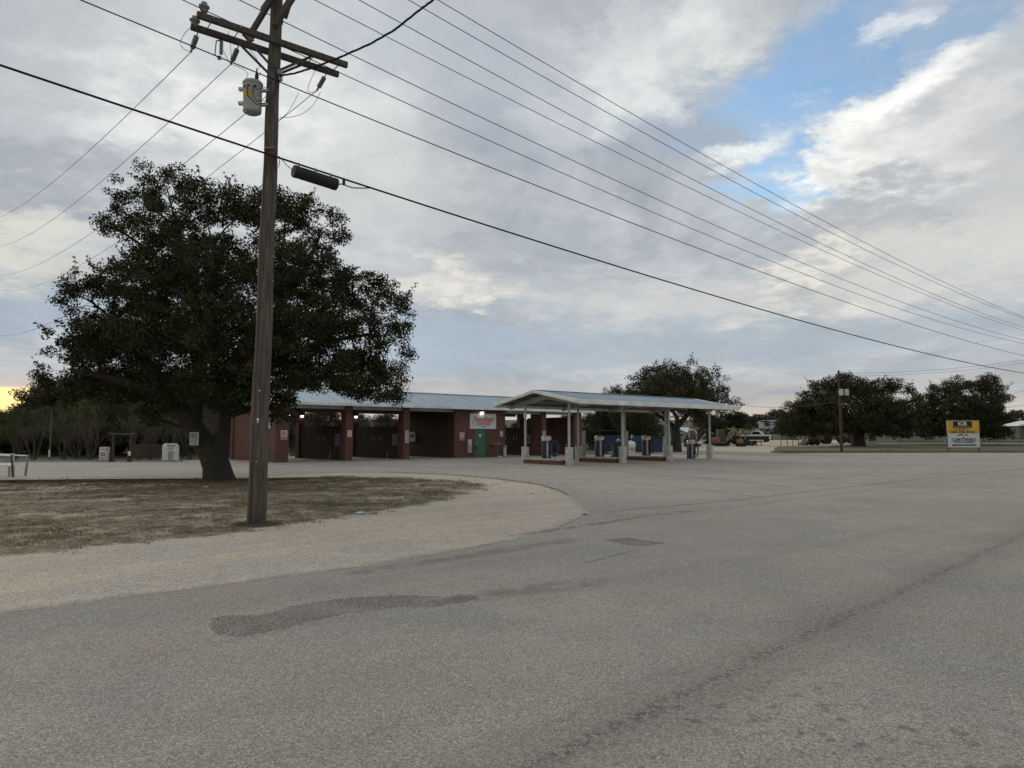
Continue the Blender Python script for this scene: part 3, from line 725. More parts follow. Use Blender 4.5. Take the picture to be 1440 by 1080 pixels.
# clips and preformed grips on the lines
mb = MB()
def on_cable(px):
    k = ray(px, 0)[0]/ray(px, 0)[1]
    # iterate because azimuth barely depends on height
    s = (k*PL.y-PL.x)/(U.x-k*U.y); return PL+U*s+Vector((0,0,float(np.polyval(cfL_, s))))
e0 = on_cable(418); e1 = on_cable(478)
sag = Vector((0,0,-.17))
sc = thing('splice_closure', e0, 0, 'black cylindrical splice case hanging under the thick cable right of the pole', 'splice case')
ax = (e1-e0).normalized(); Lc = (e1-e0).length
prof = [(.06,0),(.118,.0),(.125,.02),(.125,.10),(.118,.11),(.118,.14),(.122,.15),(.122,Lc-.14),(.118,Lc-.13),(.125,Lc-.10),(.125,Lc-.02),(.118,Lc),(.05,Lc)]
mb = MB(); mb.lathe(prof, sag, 28, ax); mb.build('case', M['black'], sc, smooth=True)
for t in (.12,.5,.86):
    mb = MB(); p = ax*Lc*t; mb.box(p+Vector((0,0,-.02)), (.03,.05,.09)); mb.build('hanger', M['galv'], sc)
mb = MB(); p = on_cable(488)-e0; mb.box(p+Vector((0,0,-.06)), (.05,.05,.13)); mb.build('hanger', M['black'], sc)
mb = MB(); mb.tube([sag+ax*Lc, on_cable(485)-e0+Vector((0,0,-.12)), on_cable(500)-e0+Vector((0,0,-.13)), on_cable(515)-e0+Vector((0,0,-.06)), on_cable(526)-e0], .012, 6)
mb.build('tail_cable', M['wire'], sc, smooth=True); mb = MB(); mb.tube([sag, on_cable(408)-e0+Vector((0,0,-.09)), on_cable(398)-e0+Vector((0,0,.03)), on_cable(392)-e0+Vector((0,0,-.02)), on_cable(389)-e0+Vector((0,0,-.16)), on_cable(393)-e0+Vector((0,0,-.26)), on_cable(398)-e0+Vector((0,0,-.16)), on_cable(399)-e0], .007, 6)
mb.build('tail_cable', M['wire'], sc, smooth=True)
mb = MB()
j = [(c0-armd*1.42+Vector((0,0,.05)), DE[0]-PB, .18, -armd*.25), (c0-armd*.9, DE[1]-PB, .1, armn*.1), (c0+armd*.9-Vector((0,0,.1)), DE[2]-PB, .3, -armd*.2), (c0-armd*.5-Vector((0,0,.2)), Vector(tf.location)-PB+Vector((.09,0,.9)), .05, armd*.1), (c0-armd*.98-Vector((0,0,.4)), DE[1]-PB, .02, armd*.0), (Vector(tf.location)-PB+Vector((-.05,-.05,.68)), c0-armd*.2-armn*.2-Vector((0,0,.5)), .1, armd*0),
     (Vector(tf.location)-PB+Vector((-.12,-.05,.68)), DE[1]-PB, -.05, armd*.15), (ps(7.9)-PB+Vector((.15,-.1,0)), DE[2]-PB+Vector((-.4,0,-.05)), .12, armd*0), (ps(8.0)-PB+Vector((.15,0,0)), DE[2]-PB+Vector((.08,0,-.03)), .14, armd*.1)]
for a_, b_, sg, sd in j: mb.tube(arc(a_, b_, sg, 10, sd), .005, 5)
mb.build('jumper_wire', M['wire'], pole, smooth=True)

# ------------------------------------------------------------------ car wash
F0 = Vector((-14.67,44.2,0))
cw = thing('car_wash', F0, ANG, 'long red brick self-serve wash building with open bays and a pale blue metal roof', 'building')
DP = 8.0; EV = 3.72; LEN = 27.25
BR, BD = M['brick'], M['brick_shaded']
def wall(x0,x1,y0,y1,z1, mat=BR, name='wall', z0=0.0): mb = MB(); mb.bb(x0,x1,y0,y1,z0,z1); return mb.build(name, mat, cw)
# end walls, with a taller pier at each corner
wall(.10,.32,.85,DP-.45,EV-.02,BR,'end_wall'); wall(0,.85,0,.85,EV,BR,'pillar'); wall(0,.5,DP-.45,DP,EV,BR,'pillar')
wall(LEN-.32,LEN-.10,.9,DP-.45,3.3,BR,'end_wall'); wall(LEN-.9,LEN,0,.9,EV,BR,'pillar'); wall(LEN-.5,LEN,DP-.45,DP,EV,BR,'pillar')
PX = [4.78, 9.25, 22.55]
for i, x in enumerate(PX):
    dpt = .7 if i < 2 else 1.4
    wall(x,x+.5,0,dpt,EV,BR,'pillar'); wall(x+.02,x+.48,DP-.6,DP,EV,BR,'pillar')
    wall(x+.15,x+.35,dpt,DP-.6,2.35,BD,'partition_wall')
    for k in range(4): mb = MB(); mb.box((x+.13, 3.3+k*.45, 1.45), (.04,.05,.28)); mb.build('mat_clip', M['offwhite'], cw)
    mb = MB(); mb.box((x+.07, 1.25 if i<2 else 1.75, 1.38), (.16,.55,.82)); cb = mb.build('control_box', M['galv'], cw, bevel=.01)
    for k in range(3): mb = MB(); mb.box((x-.015, 1.25 if i<2 else 1.75, 1.15+k*.22), (.02,.2,.07)); mb.build('panel', M['black'], cb)
    mb = MB(); mb.tube([(x+.02,2.2,.55),(x-.1,2.0,.5),(x-.35,1.6,.03)], .018, 6); mb.build('spray_wand', M['offwhite'], cw)
# equipment room in the middle
OX0, OX1 = 13.7, 18.6
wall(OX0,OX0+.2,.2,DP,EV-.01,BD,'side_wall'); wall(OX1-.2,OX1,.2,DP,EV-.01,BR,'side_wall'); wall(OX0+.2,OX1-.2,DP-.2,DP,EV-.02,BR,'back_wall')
DX0, DX1 = 15.62, 16.72
wall(OX0,DX0-.05,0,.2,EV,BR,'front_wall'); wall(DX1+.05,OX1,0,.2,EV,BR,'front_wall'); wall(DX0-.05,DX1+.05,0,.2,EV,BR,'lintel_wall',2.2)
mb = MB(); mb.bb(DX0,DX1,.05,.10,.02,2.14); dr = mb.build('door', M['green_door'], cw)
mb = MB(); mb.box((DX0+.12,.03,1.0), (.05,.06,.16)); mb.tube([(DX0+.12,.0,1.0),(DX0+.25,.0,1.0)], .014, 6); mb.build('handle', M['galv'], dr)
mb = MB(); mb.box((DX0+.12,.045,.72), (.12,.02,.22)); mb.build('vent_plate', M['black'], dr)
mb = MB(); mb.box((DX0+.5,.045,1.72), (.26,.01,.12)); mb.box((DX0+.5,.045,1.60), (.08,.01,.12)); mb.build('door_notice', M['white'], dr)
mb = MB(); mb.bb(DX0-.05,DX0,.0,.12,0,2.2); mb.bb(DX1,DX1+.05,.0,.12,0,2.2); mb.bb(DX0,DX1,.0,.12,2.14,2.2); mb.build('door_frame', plain((.035,.08,.05),.5), cw)
# floor, ceiling beams, roof
mb = MB(); mb.bb(-.3,LEN+.3,-.25,DP+.3,-.02,.03); mb.build('floor_slab', M['conc_dark'], cw)
SL = .257; OV = .6; RZ = EV+.12+SL*(DP/2+OV)
def gable_roof(root, x0, x1, y0, y1, ze, sl, mat, rib=.3, nm='roof'):
    ym = (y0+y1)/2; zr = ze+sl*(ym-y0); mb = MB()
    n = int((x1-x0)/rib)
    for k in range(n):
        a = x0+(x1-x0)*k/n; b = x0+(x1-x0)*(k+1)/n; rw = .035
        for (xa, xb, h) in ((a, a+rw, .03), (a+rw, b, 0)):
            for (ya, za, yb, zb) in ((y0,ze,ym,zr),(ym,zr,y1,ze)):
                mb.add([(xa,ya,za+h),(xb,ya,za+h),(xb,yb,zb+h),(xa,yb,zb+h)], [(0,1,2,3)])
        for (ya, za, yb, zb) in ((y0,ze,ym,zr),(ym,zr,y1,ze)):
            mb.add([(a,ya,za),(a,ya,za+.03),(a,yb,zb+.03),(a,yb,zb)], [(0,1,2,3)]); mb.add([(a+rw,ya,za),(a+rw,ya,za+.03),(a+rw,yb,zb+.03),(a+rw,yb,zb)], [(3,2,1,0)])
    rf = mb.build(nm, mat, root)
    mb = MB(); t = .05
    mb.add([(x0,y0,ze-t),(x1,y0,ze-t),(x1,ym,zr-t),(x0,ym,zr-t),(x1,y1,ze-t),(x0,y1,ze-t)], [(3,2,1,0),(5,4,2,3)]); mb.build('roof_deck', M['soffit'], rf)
    mb = MB(); 
    for k in range(int((x1-x0)/rib/1)): mb.box((x0+rib*k+.15, ym, zr+.035), (.3,.34,.02))
    mb.build('ridge_cap', mat, rf)
    return rf, zr
rf, zr = gable_roof(cw, -.6, LEN+.6, -OV, DP+OV, EV+.10, SL, M['roof'])
mb = MB(); mb.bb(-.63,LEN+.63,-OV-.10,-OV,EV-.09,EV+.10); mb.build('gutter', M['white_metal'], rf, bevel=.02)
mb = MB(); mb.bb(-.63,LEN+.63,DP+OV,DP+OV+.10,EV-.06,EV+.10); mb.build('gutter', M['white_metal'], rf)
for x in (-.62, LEN+.62):
    mb = MB()
    for (ya,za,yb,zb) in ((-OV,EV+.06,DP/2,zr-.03),(DP/2,zr-.03,DP+OV,EV+.06)): mb.beam((x,ya,za),(x,yb,zb),.04,.16)
    mb.build('rake_trim', M['white_metal'], rf)
# gable infill and beams
for x in (.2, LEN-.2):
    mb = MB(); mb.add([(x-.05,.1,EV),(x-.05,DP-.1,EV),(x-.05,DP/2,zr-.12),(x+.05,.1,EV),(x+.05,DP-.1,EV),(x+.05,DP/2,zr-.12)], [(0,1,2),(5,4,3),(0,3,4,1),(1,4,5,2),(2,5,3,0)]); mb.build('gable', M['soffit'], cw)
for y in (.25, DP-.25):
    for xa, xb in ((.85,4.78),(5.28,9.25),(9.75,13.7),(18.6,22.55),(23.05,LEN-.9)):
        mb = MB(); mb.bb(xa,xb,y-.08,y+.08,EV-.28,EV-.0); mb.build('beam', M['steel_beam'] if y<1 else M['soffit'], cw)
for x in PX:
    mb = MB(); mb.bb(x+.17,x+.33,1.41 if x>20 else .71,DP-.61,EV-.22,EV); mb.build('beam', M['soffit'], cw)
mb = MB(); mb.tube([(11.0,DP/2+.3,zr-.2),(11.0,DP/2+.3,zr+.22)], .05, 8); mb.lathe([(.09,0),(.09,.08),(.0,.12)], (11.0,DP/2+.3,zr+.2), 10); mb.build('roof_vent', M['galv'], rf)

def cwp(x, y, z): return F0+U*x+V*y+Vector((0,0,z))
# wall lamps
lampm = glow((1,.97,.9), 3.0)
def lamp(p, label, s=1.0, rz=ANG):
    t = thing('wall_lamp', p, rz, label, 'lamp', 'lit lamps on the brick building')
    mb = MB(); mb.box((0,.05,.10*s), (.24*s,.14*s,.10*s)); mb.build('housing', M['black'], t)
    mb = MB(); mb.lathe([(.04*s,-.10*s),(.10*s,-.06*s),(.12*s,0),(.11*s,.05*s)], (0,-.02,0), 14); mb.build('bulb', lampm, t, smooth=True)
lamp(cwp(16.15,-.13,3.42), 'lit lamp over the white sign above the green door', 1.25)
lamp(cwp(4.95,DP-.75,3.12), 'lit lamp at the back of the first bay from the left')
lamp(cwp(9.4,DP-.75,3.15), 'lit lamp at the back of the second bay from the left')
lamp(cwp(9.83,.3,3.3), 'small lit lamp on the right side of the brick pillar left of the dark bay', .5)
lamp(cwp(4.2,DP-.3,3.2), 'faint small lamp beside the brightest lamp of the first bay', .45)
lamp(cwp(22.3,1.75,3.1), 'lit lamp in the bay right of the green door', .9)

# signs on the building (faces looking out of the front wall)
def board(name, x, z, w, h, mat, label, cat='sign', y=-.02, group=None):
    t = thing(name, cwp(x, y, z), ANG, label, cat, group); mb = MB(); mb.bb(-w/2,w/2,-.015,.015,-h/2,h/2); mb.build('panel', mat, t); return t
t = board('wall_sign', 16.35, 2.78, 2.55, 1.16, M['sign_white'], 'large white sign with red and grey lettering above the green door')
mb = MB(); 
for a in ((-1.275,1.275,-.035,-.018,.545,.58),(-1.275,1.275,-.035,-.018,-.58,-.545),(-1.275,-1.24,-.035,-.018,-.545,.545),(1.24,1.275,-.035,-.018,-.545,.545)): mb.bb(*a)
mb.build('border', M['white'], t)
text('PowerStreet', 1.85, .42, M['orange'], t, (.02,-.025,.17), shear=.35, bold=.02)
text('PowerStreet', 1.85, .42, M['greytext'], t, (.05,-.020,.185), shear=.35, bold=.0)
text('CARWASH', 1.45, .27, M['orange'], t, (.0,-.025,-.19), shear=.25, bold=.01)
text('CARWASH', 1.45, .27, M['greytext'], t, (.025,-.020,-.18), shear=.25)
text('TEXAS', .48, .10, M['ink'], t, (.02,-.022,-.44), bold=.01)
mb = MB(); mb.box((-.12,-.021,-.0), (2.0,.006,.03)); mb.box((-1.03,-.021,-.17), (.05,.006,.34)); mb.box((1.02,-.021,.12), (.04,.006,.5)); mb.box((1.02,-.0225,.2), (.26,.005,.05)); mb.build('underline', M['pinkred'], t)
def price(x, z, label, w=.42, h=.58):
    t = board('notice_sign', x, z, w, h, M['white'], label); mb = MB(); mb.bb(-w/2+.01,w/2-.01,-.022,-.016,-h/2+.01,-h*.12); mb.bb(-w/2+.01,w/2-.01,-.022,-.016,-h*.02,h*.1); mb.build('red_band', M['pinkred'], t)
    mb = MB(); rows(mb, -w*.38, w*.38, -.024, h*.12, h*.42, 3, 5); mb.build('print', M['ink'], t)
price(.55, 1.72, 'white and red notice on the corner pillar nearest the oak')
price(14.35, 1.62, 'white and red notice on the brick wall left of the green door')
def small(x, z, w, h, n, label, m=M['red']):
    t = board('notice_sign', x, z, w, h, M['white'], label); mb = MB(); rows(mb, -w*.4, w*.4, -.019, -h*.45, h*.45, n, int(x*7)); mb.build('print', m, t)
small(5.06, 1.82, .30, .44, 4, 'small white notice on the second brick pillar from the left')
small(9.52, 1.60, .26, .86, 7, 'tall narrow white notice on the pillar left of the darkest bay', M['ink'])
small(18.2, 1.82, .26, .42, 4, 'small white notice on the brick wall above the grey ash bin')
# tall white sign on the end wall by the pole
t = thing('notice_sign', cwp(-.02,.0,2.75)+V*1.15, ANG-R(90), 'tall white notice on the end wall, half hidden behind the wooden pole', 'sign')
mb = MB(); mb.bb(-.35,.35,-.02,.02,-.62,.62); mb.build('panel', M['white'], t)
text('J', .3, .5, M['red'], t, (.0,-.03,.25)); mb = MB(); rows(mb, -.28,.28,-.024,-.55,-.1,4,3); mb.build('print', M['red'], t)
# pay box, meter pipes, ash bin
t = thing('vending_box', cwp(15.0,-.09,.75), ANG, 'narrow grey metal vending box on the brick wall left of the green door', 'vending machine')
mb = MB(); mb.bb(-.15,.15,-.09,.07,-.35,.65); mb.build('cabinet', M['offwhite'], t, bevel=.01); mb = MB(); mb.bb(-.11,.11,-.10,-.091,.3,.58); mb.build('label_panel', M['white'], t); mb = MB(); mb.bb(-.1,.1,-.10,-.091,-.25,.2); mb.build('tray', M['galv'], t)
t = thing('pipe_manifold', cwp(17.5,-.06,1.05), ANG, 'rusty water pipes and valves on the brick wall right of the green door', 'pipes')
mb = MB(); mb.tube([(-.35,0,.05),(-.1,-.03,.0),(.3,0,.0),(.62,0,.02)], .028, 8); mb.tube([(.25,0,.22),(.25,0,-1.0)], .018, 6); mb.build('pipe', M['galv'], t)
mb = MB(); mb.lathe([(.05,0),(.07,.02),(.07,.05),(.03,.06)], (-.15,-.08,-.12), 12, Vector((0,-1,0))); mb.box((-.12,-.03,-.1), (.35,.08,.07)); mb.box((-.1,-.03,-.28), (.22,.07,.06)); mb.build('valve', M['rust'], t)
t = thing('ash_bin', cwp(18.32,-.28,.03), ANG, 'slim pale grey bin standing against the brick wall under a small notice', 'bin')
mb = MB(); mb.lathe([(.12,0),(.13,.02),(.13,.68),(.12,.70)], (0,0,0), 16); mb.build('body', M['offwhite'], t, smooth=True); mb = MB(); mb.lathe([(.15,.70),(.16,.72),(.16,.84),(.13,.88),(.0,.89)], (0,0,0), 16); mb.build('lid', M['galv'], t, smooth=True)
o = MB().lathe([(.12,0),(.2,.03),(.16,.09),(.05,.12)], (0,0,0), 9).build('rag', M['white']); o.location = cwp(17.85,-.3,.03); o.scale = (1,.6,.7); tag(o, 'crumpled white rag on the ground by the grey ash bin', 'litter')
t = thing('meter_box', cwp(13.66,5.6,1.55), ANG+R(90)*0, 'pale control box deep in the dark bay left of the equipment room', 'control box')
mb = MB(); mb.bb(-.12,.03,-.35,.35,-.35,.4); mb.build('cabinet', M['offwhite'], t, bevel=.01); mb = MB(); mb.bb(-.13,-.12,-.2,.2,.0,.25); mb.build('dial_panel', M['black'], t)

# ------------------------------------------------------------------ vacuum canopy
C0 = Vector((3.3,41.2,0)); SP = 4.67; WD = 3.8
cn = thing('vacuum_canopy', C0, ANG, 'open steel canopy with pale blue gabled roof, white fascia and eight columns', 'canopy')
EZ = 3.66; csl = .19
crf, czr = gable_roof(cn, -1, 3*SP+1, -1.71, WD+1.71, EZ, csl, M['roof'])
for y in (-1.76, WD+1.76):
    mb = MB(); mb.bb(-1.06,3*SP+1.06,y-.06,y+.06,EZ-.22,EZ+.04); mb.build('fascia', M['white_metal'], crf, bevel=.03)
for x in (-1.06, 3*SP+1.06):
    mb = MB(); sgn = -1
    mb.beam((x,-1.8,EZ-.09),(x,WD/2,czr-.05),.12,.2); mb.beam((x,WD/2,czr-.05),(x,WD+1.8,EZ-.09),.12,.2); mb.build('rake_trim', M['white_metal'], crf, bevel=.03)
CT = 3.3
for k in range(4):
    x = k*SP
    for y in (0, WD):
        mb = MB(); mb.tube([(x,y,1.0),(x,y,CT+csl*1.5-.05)], .075, 16); cl = mb.build('column', M['steel_col'], cn, smooth=True)
        mb = MB(); h = 1.02 if y == 0 else 1.0
        prof = [(.24,0)]
        for q in range(1,8): prof += [(.24,q*h/8-.008),(.233,q*h/8),(.24,q*h/8+.008)]
        prof += [(.24,h-.02),(.225,h)]
        mb.lathe(prof, (x,y,0), 20); mb.build('plinth', M['conc'], cl, smooth=True)
    mb = MB()
    z = lambda y: EZ-.07+csl*(min(y+1.71, WD+1.71-y))
    for (ya, yb) in ((-1.45,WD/2),(WD+1.45,WD/2)):
        ha, hb = .20, .30
        za, zb = z(ya)-.10, z(yb)-.10
        mb.add([(x-.07,ya,za),(x+.07,ya,za),(x+.07,yb,zb),(x-.07,yb,zb),(x-.07,ya,za-ha),(x+.07,ya,za-ha),(x+.07,yb,zb-hb),(x-.07,yb,zb-hb)], [(0,1,2,3),(7,6,5,4),(0,4,5,1),(1,5,6,2),(2,6,7,3),(3,7,4,0)])
    mb.build('rafter', M['steel_beam'], cn)
for y in (-1.2,0,1.0,1.8,2.0,2.8,WD,WD+1.2):
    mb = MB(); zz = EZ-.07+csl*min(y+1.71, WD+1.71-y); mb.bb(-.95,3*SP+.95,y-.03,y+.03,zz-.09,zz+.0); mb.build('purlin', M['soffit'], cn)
def cnp(x,y,z): return C0+U*x+V*y+Vector((0,0,z))
IL = ['brick edged island under the left end of the canopy, nearest the camera','brick edged island under the middle of the canopy, behind the green bin','brick edged island under the right half of the canopy, before the blue container']
for k in range(3):
    t = thing('vacuum_island', cnp(k*SP,WD/2,0), ANG, IL[k], 'kerb island', 'brick islands under the canopy')
    mb = MB(); mb.bb(-.42,.42,-1.6,1.6,0,.24); mb.build('brick_kerb', M['brick_kerb'], t); mb = MB(); mb.bb(-.40,.40,-1.58,1.58,.24,.30); mb.build('slab', M['conc'], t)
    if k: mb = MB(); mb.bb(-.43,-.36,1.45,1.62,0,.3); mb.build('painted_corner', M['white'], t)
def coil(c, rx, rz, turns, r=.028, seed=0, ax=Vector((0,1,0))):
    rr = random.Random(seed); pts = []
    for i in range(turns*22):
        t = i/22*2*math.pi; k = (1-.13*(i//22)/max(1,turns-1)*1.6)-.05*math.sin(i*.13+seed); pts.append(Vector(c)+Vector((rx*math.cos(t)*k, .05*math.sin(i*.11)+.02*(i//22), rz*math.sin(t)*k+.03*math.sin(i*.05+seed))))
    return pts
VL = ['vacuum machine with big coiled blue hose on the island nearest the camera','vacuum machine on the middle island in front of the blue dumpster','vacuum machine on the right island in front of the blue container','vacuum machine standing on the pavement at the right end of the canopy']
def vacuum(k, p, rz, zb):
    t = thing('vacuum_machine', p, rz, VL[k], 'vacuum', 'coin vacuums under the canopy'); z = 0
    mb = MB(); mb.bb(-.28,.28,-.2,.2,0,.06); mb.build('base', M['galv'], t)
    mb = MB(); mb.bb(-.05,.09,-.17,.17,.06,1.06); mb.build('body', M['canister'] if k!=0 else plain((.42,.44,.30),.4,0,.15,3), t, bevel=.02)
    mb = MB(); mb.bb(-.27,-.08,-.18,.18,.06,1.06); sd = mb.build('side_panel', M['blue'] if k < 2 else M['navy'], t, bevel=.02)
    mb = MB(); mb.bb(.11,.24,-.16,.16,.06,1.06); mb.build('side_panel', M['navy'] if k != 3 else M['teal'], t, bevel=.02)
    mb = MB(); mb.lathe([(.27,1.06),(.30,1.08),(.30,1.30),(.285,1.33),(.2,1.37),(.12,1.38)], (0,0,0), 28); mb.build('canister', M['canister'], t, smooth=True)
    mb = MB(); mb.lathe([(.303,1.17),(.306,1.175),(.306,1.20),(.303,1.205)], (0,0,0), 28); mb.build('rim', M['offwhite'], t, smooth=True)
    big = k == 0
    mb = MB()
    mb.tube(coil((.45 if big else .32,-.22,.62), .25 if big else .15, .50 if big else .42, 5 if big else 2, .03, k), .036 if big else .028, 8)
    mb.tube([(.1,-.2,1.0),(.25,-.25,1.12),(.42,-.22,1.12)], .03, 8)
    mb.build('hose', M['hose_blue'] if k < 2 else M['navy'], t, smooth=True)
    mb = MB(); mb.tube([(-.22,-.24,.9),(-.25,-.26,.5),(-.15,-.25,.1),(0,-.26,.12)], .026, 8); mb.build('hose', M['navy'], t, smooth=True)
    mb = MB(); mb.bb(-.02,.06,-.19,-.17,.5,.9); mb.build('coin_plate', M['offwhite'], t)
    if k == 0:
        mb = MB(); mb.bb(-.22,-.06,-.02,.02,1.36,1.66); s_ = mb.build('price_card', M['white'], t); mb = MB(); mb.bb(-.2,-.08,-.026,-.02,1.52,1.62); rows(mb,-.2,-.08,-.024,1.38,1.5,3,1); mb.build('print', M['pinkred'], s_)
FR = R(8)
vacuum(0, cnp(0,WD/2,.30)+Vector((.0,-.0,0)), FR, 0); vacuum(1, cnp(SP,WD/2,.30), FR, 0); vacuum(2, cnp(2*SP,WD/2,.30), FR, 0)
q = gp(972,645.5); vacuum(3, Vector((q[0],q[1],0)), R(15), 0)
# ------------------------------------------------------------------ trees
def leaf_mesh(name, cen, rad, per, L, W, mat, flat=.75, seed=0, shell=0.0):
    """many leaf-sized faces gathered round clump centres"""
    g = np.random.default_rng(seed); n = len(cen)
    cen = np.asarray(cen, float); rad = np.broadcast_to(np.asarray(rad, float), (n,))
    cnt = np.maximum(1, (per*(rad/rad.mean())**2).astype(int)); idx = np.repeat(np.arange(n), cnt); m = len(idx)
    dirs = g.normal(size=(m,3)); dirs /= np.linalg.norm(dirs,axis=1)[:,None]
    r = rad[idx]*(g.random(m)**.45)*1.15
    p = cen[idx]+dirs*r[:,None]*np.array([1,1,flat])
    a = g.normal(size=(m,3)); a /= np.linalg.norm(a,axis=1)[:,None]
    b = g.normal(size=(m,3)); b -= a*(a*b).sum(1)[:,None]; b /= np.linalg.norm(b,axis=1)[:,None]
    s = g.uniform(.6,1.35,m)[:,None]; a = a*L*s*.5; b = b*W*s*.5
    vs = np.stack([p-a, p+b-a*.1, p+a, p-b-a*.1], 1).reshape(-1,3).astype(np.float32)
    me = bpy.data.meshes.new(name); me.vertices.add(4*m); me.vertices.foreach_set('co', vs.ravel())
    me.loops.add(4*m); me.loops.foreach_set('vertex_index', np.arange(4*m, dtype=np.int32))
    me.polygons.add(m); me.polygons.foreach_set('loop_start', np.arange(0,4*m,4,dtype=np.int32)); me.polygons.foreach_set('loop_total', np.full(m,4,dtype=np.int32))
    me.update(); me.validate(); me.materials.append(mat); return me
def curve_pts(a, b, bend, n, r):
    a = Vector(a); b = Vector(b); out = []; d = (b-a).length
    j = Vector((r.uniform(-1,1), r.uniform(-1,1), r.uniform(.2,1)))*bend*d
    k = Vector((r.uniform(-1,1), r.uniform(-1,1), r.uniform(-1,1)))*bend*d*.4
    for i in range(n+1):
        t = i/n; out.append(a.lerp(b,t)+j*math.sin(math.pi*t)*.5+k*math.sin(2*math.pi*t)*.5)
    return out
def make_tree(name, base, trunk, lobes, nclump, per, leaf, crad, mat, seed=0, label=None, group=None, cat='tree', sprig=.25, rz=0, mats=None, twigs=.4, inner=.35):
    """trunk: list of (points, radii) local; lobes: (x,y,z,rx,ry,rz) local"""
    r = random.Random(seed); root = thing(name, base, rz, label, cat, group)
    mb = MB(); nodes = []
    for pts, rad in trunk:
        mb.tube(pts, rad, 14); nodes += [(Vector(p), rr) for p, rr in zip(pts, rad)][1:]
    vol = [((l[3]*l[4]+l[3]*l[5]+l[4]*l[5])) for l in lobes]; tot = sum(vol); cen = []; rads = []
    for l, v_ in zip(lobes, vol):
        c = Vector(l[:3]); best = min(nodes, key=lambda q: (q[0]-c).length+(0 if q[0].z < c.z else 2.0))
        r0 = min(best[1]*.6, .035*(c-best[0]).length+.02); pts = curve_pts(best[0], c, .12, 6, r)
        mb.tube(pts, [r0*(1-.65*i/6) for i in range(7)], 7)
        ln = [(p, r0*.4) for p in pts[3:]]
        for _ in range(max(2, int(nclump*v_/tot))):
            d = Vector((r.gauss(0,1), r.gauss(0,1), r.gauss(0,1))).normalized(); k = (r.uniform(.0,1)**inner)*1.0
            if r.random() < sprig*.2: k = r.uniform(1.0,1.1)
            p = c+Vector((d.x*l[3], d.y*l[4], d.z*l[5]))*k
            cr = crad*r.uniform(.55,1.35)*(.6 if k > 1 else 1); cen.append(p); rads.append(cr)
            if k > .9 and r.random() < sprig:      # a thin sprig pushing out of the outline
                for q in (1,2,3): cen.append(p+(d+Vector((0,0,.25)))*crad*.55*q); rads.append(crad*(.50-.09*q))
                if d.z > -.3: mb.tube([p, p+(d+Vector((0,0,.25)))*crad*1.7], [.012,.004], 3, cap=False)
            if r.random() < twigs:
                a = r.choice(ln); mb.tube(curve_pts(a[0], p, .15, 3, r), [a[1]*.6+.004, a[1]*.4+.004, .008, .004], 4, cap=False)
    mb.build('trunk', M['bark'], root, smooth=True)
    me = leaf_mesh('crown', cen, rads, per, leaf[0], leaf[1], mat, seed=seed)
    o = bpy.data.objects.new('crown', me); COL.objects.link(o); o.parent = root
    return root
# the big oak
OD = gp(307,676)[1]; OB = Vector((*gp(307,676),0))
def ol(px, py, dz=0): return at(px, py, OD+dz)-OB
tr = [([ol(308,684), ol(307,672), ol(304,655), ol(299,640)], [.74,.58,.50,.48]),
      ([ol(303,650), ol(293,632), ol(279,610,.2), ol(262,585,.3), ol(243,560,.5), ol(222,530,.8), ol(190,490,1.0), ol(160,450,1.2)], [.47,.44,.39,.35,.31,.25,.19,.11]),
      ([ol(304,655), ol(311,635), ol(315,610), ol(317,585), ol(322,550,-.4), ol(335,500,-.8), ol(360,450,-1), ol(400,400,-1)], [.38,.31,.24,.22,.22,.2,.17,.1]),
      ([ol(272,600,.3), ol(280,540,.6), ol(284,480,1), ol(270,400,1.2), ol(250,320,1)], [.3,.26,.22,.16,.08]),
      ([ol(318,570), ol(350,535,1.5), ol(400,500,2), ol(460,480,2), ol(520,470,1.6)], [.2,.18,.14,.1,.06]),
      ([ol(243,560,.5), ol(200,545,-.6), ol(150,530,-1), ol(100,520,-1.2)], [.24,.18,.13,.07]),
      ([ol(317,580), ol(300,500,-2.4), ol(290,430,-3), ol(300,350,-2.6)], [.2,.17,.13,.07]),
      ([ol(322,548,.4), ol(380,450,3), ol(430,380,3), ol(450,330,2)], [.2,.16,.12,.06])]
OL = [(235,262,40,38,(0,)),(188,278,36,34,(0,)),(292,285,42,30,(0,-1.5)),(345,290,40,28,(1,-1)),(400,300,50,34,(1,-1)),(455,320,42,34,(0,)),(230,330,60,42,(-2,2)),(160,320,24,22,(0,)),
      (155,400,42,36,(0,)),(110,415,36,34,(0,)),(118,480,46,42,(0,-1)),(85,535,34,22,(0,)),(110,545,40,24,(1,)),(215,400,58,46,(-2.6,0,2.6)),(300,375,56,50,(-3.2,0,3)),(385,375,60,46,(-2.8,2.8)),(445,385,50,42,(-1.5,1.5)),
      (490,405,46,36,(0,)),(535,412,36,30,(0,)),(560,440,24,36,(0,)),(545,490,38,44,(0,)),(545,535,32,26,(0,)),(480,460,56,50,(-2,2)),(400,455,66,50,(-3.6,0,3.6)),(305,460,66,54,(-4,0,4)),(215,470,60,52,(-3,0,3)),(150,480,46,46,(-1.5,1.5)),
      (160,545,48,26,(0,)),(230,545,56,32,(-2,2)),(205,585,22,18,(0,)),(300,535,56,40,(-3.4,3.4)),(375,530,56,44,(-3.6,0,3.6)),(455,518,56,34,(-2.5,2.5)),(510,530,44,38,(-1,1)),(548,555,22,18,(0,)),(395,575,30,20,(-1.6,)),(340,560,34,20,(-2,))]
lob = []
for (px,py,rx,ry,dzs) in OL:
    for dz in dzs:
        c = ol(px,py,dz); k = (OD+dz)/F; lob.append((c.x,c.y,c.z,rx*k*.97,(rx+ry)/2*k*1.25,ry*k*.97))
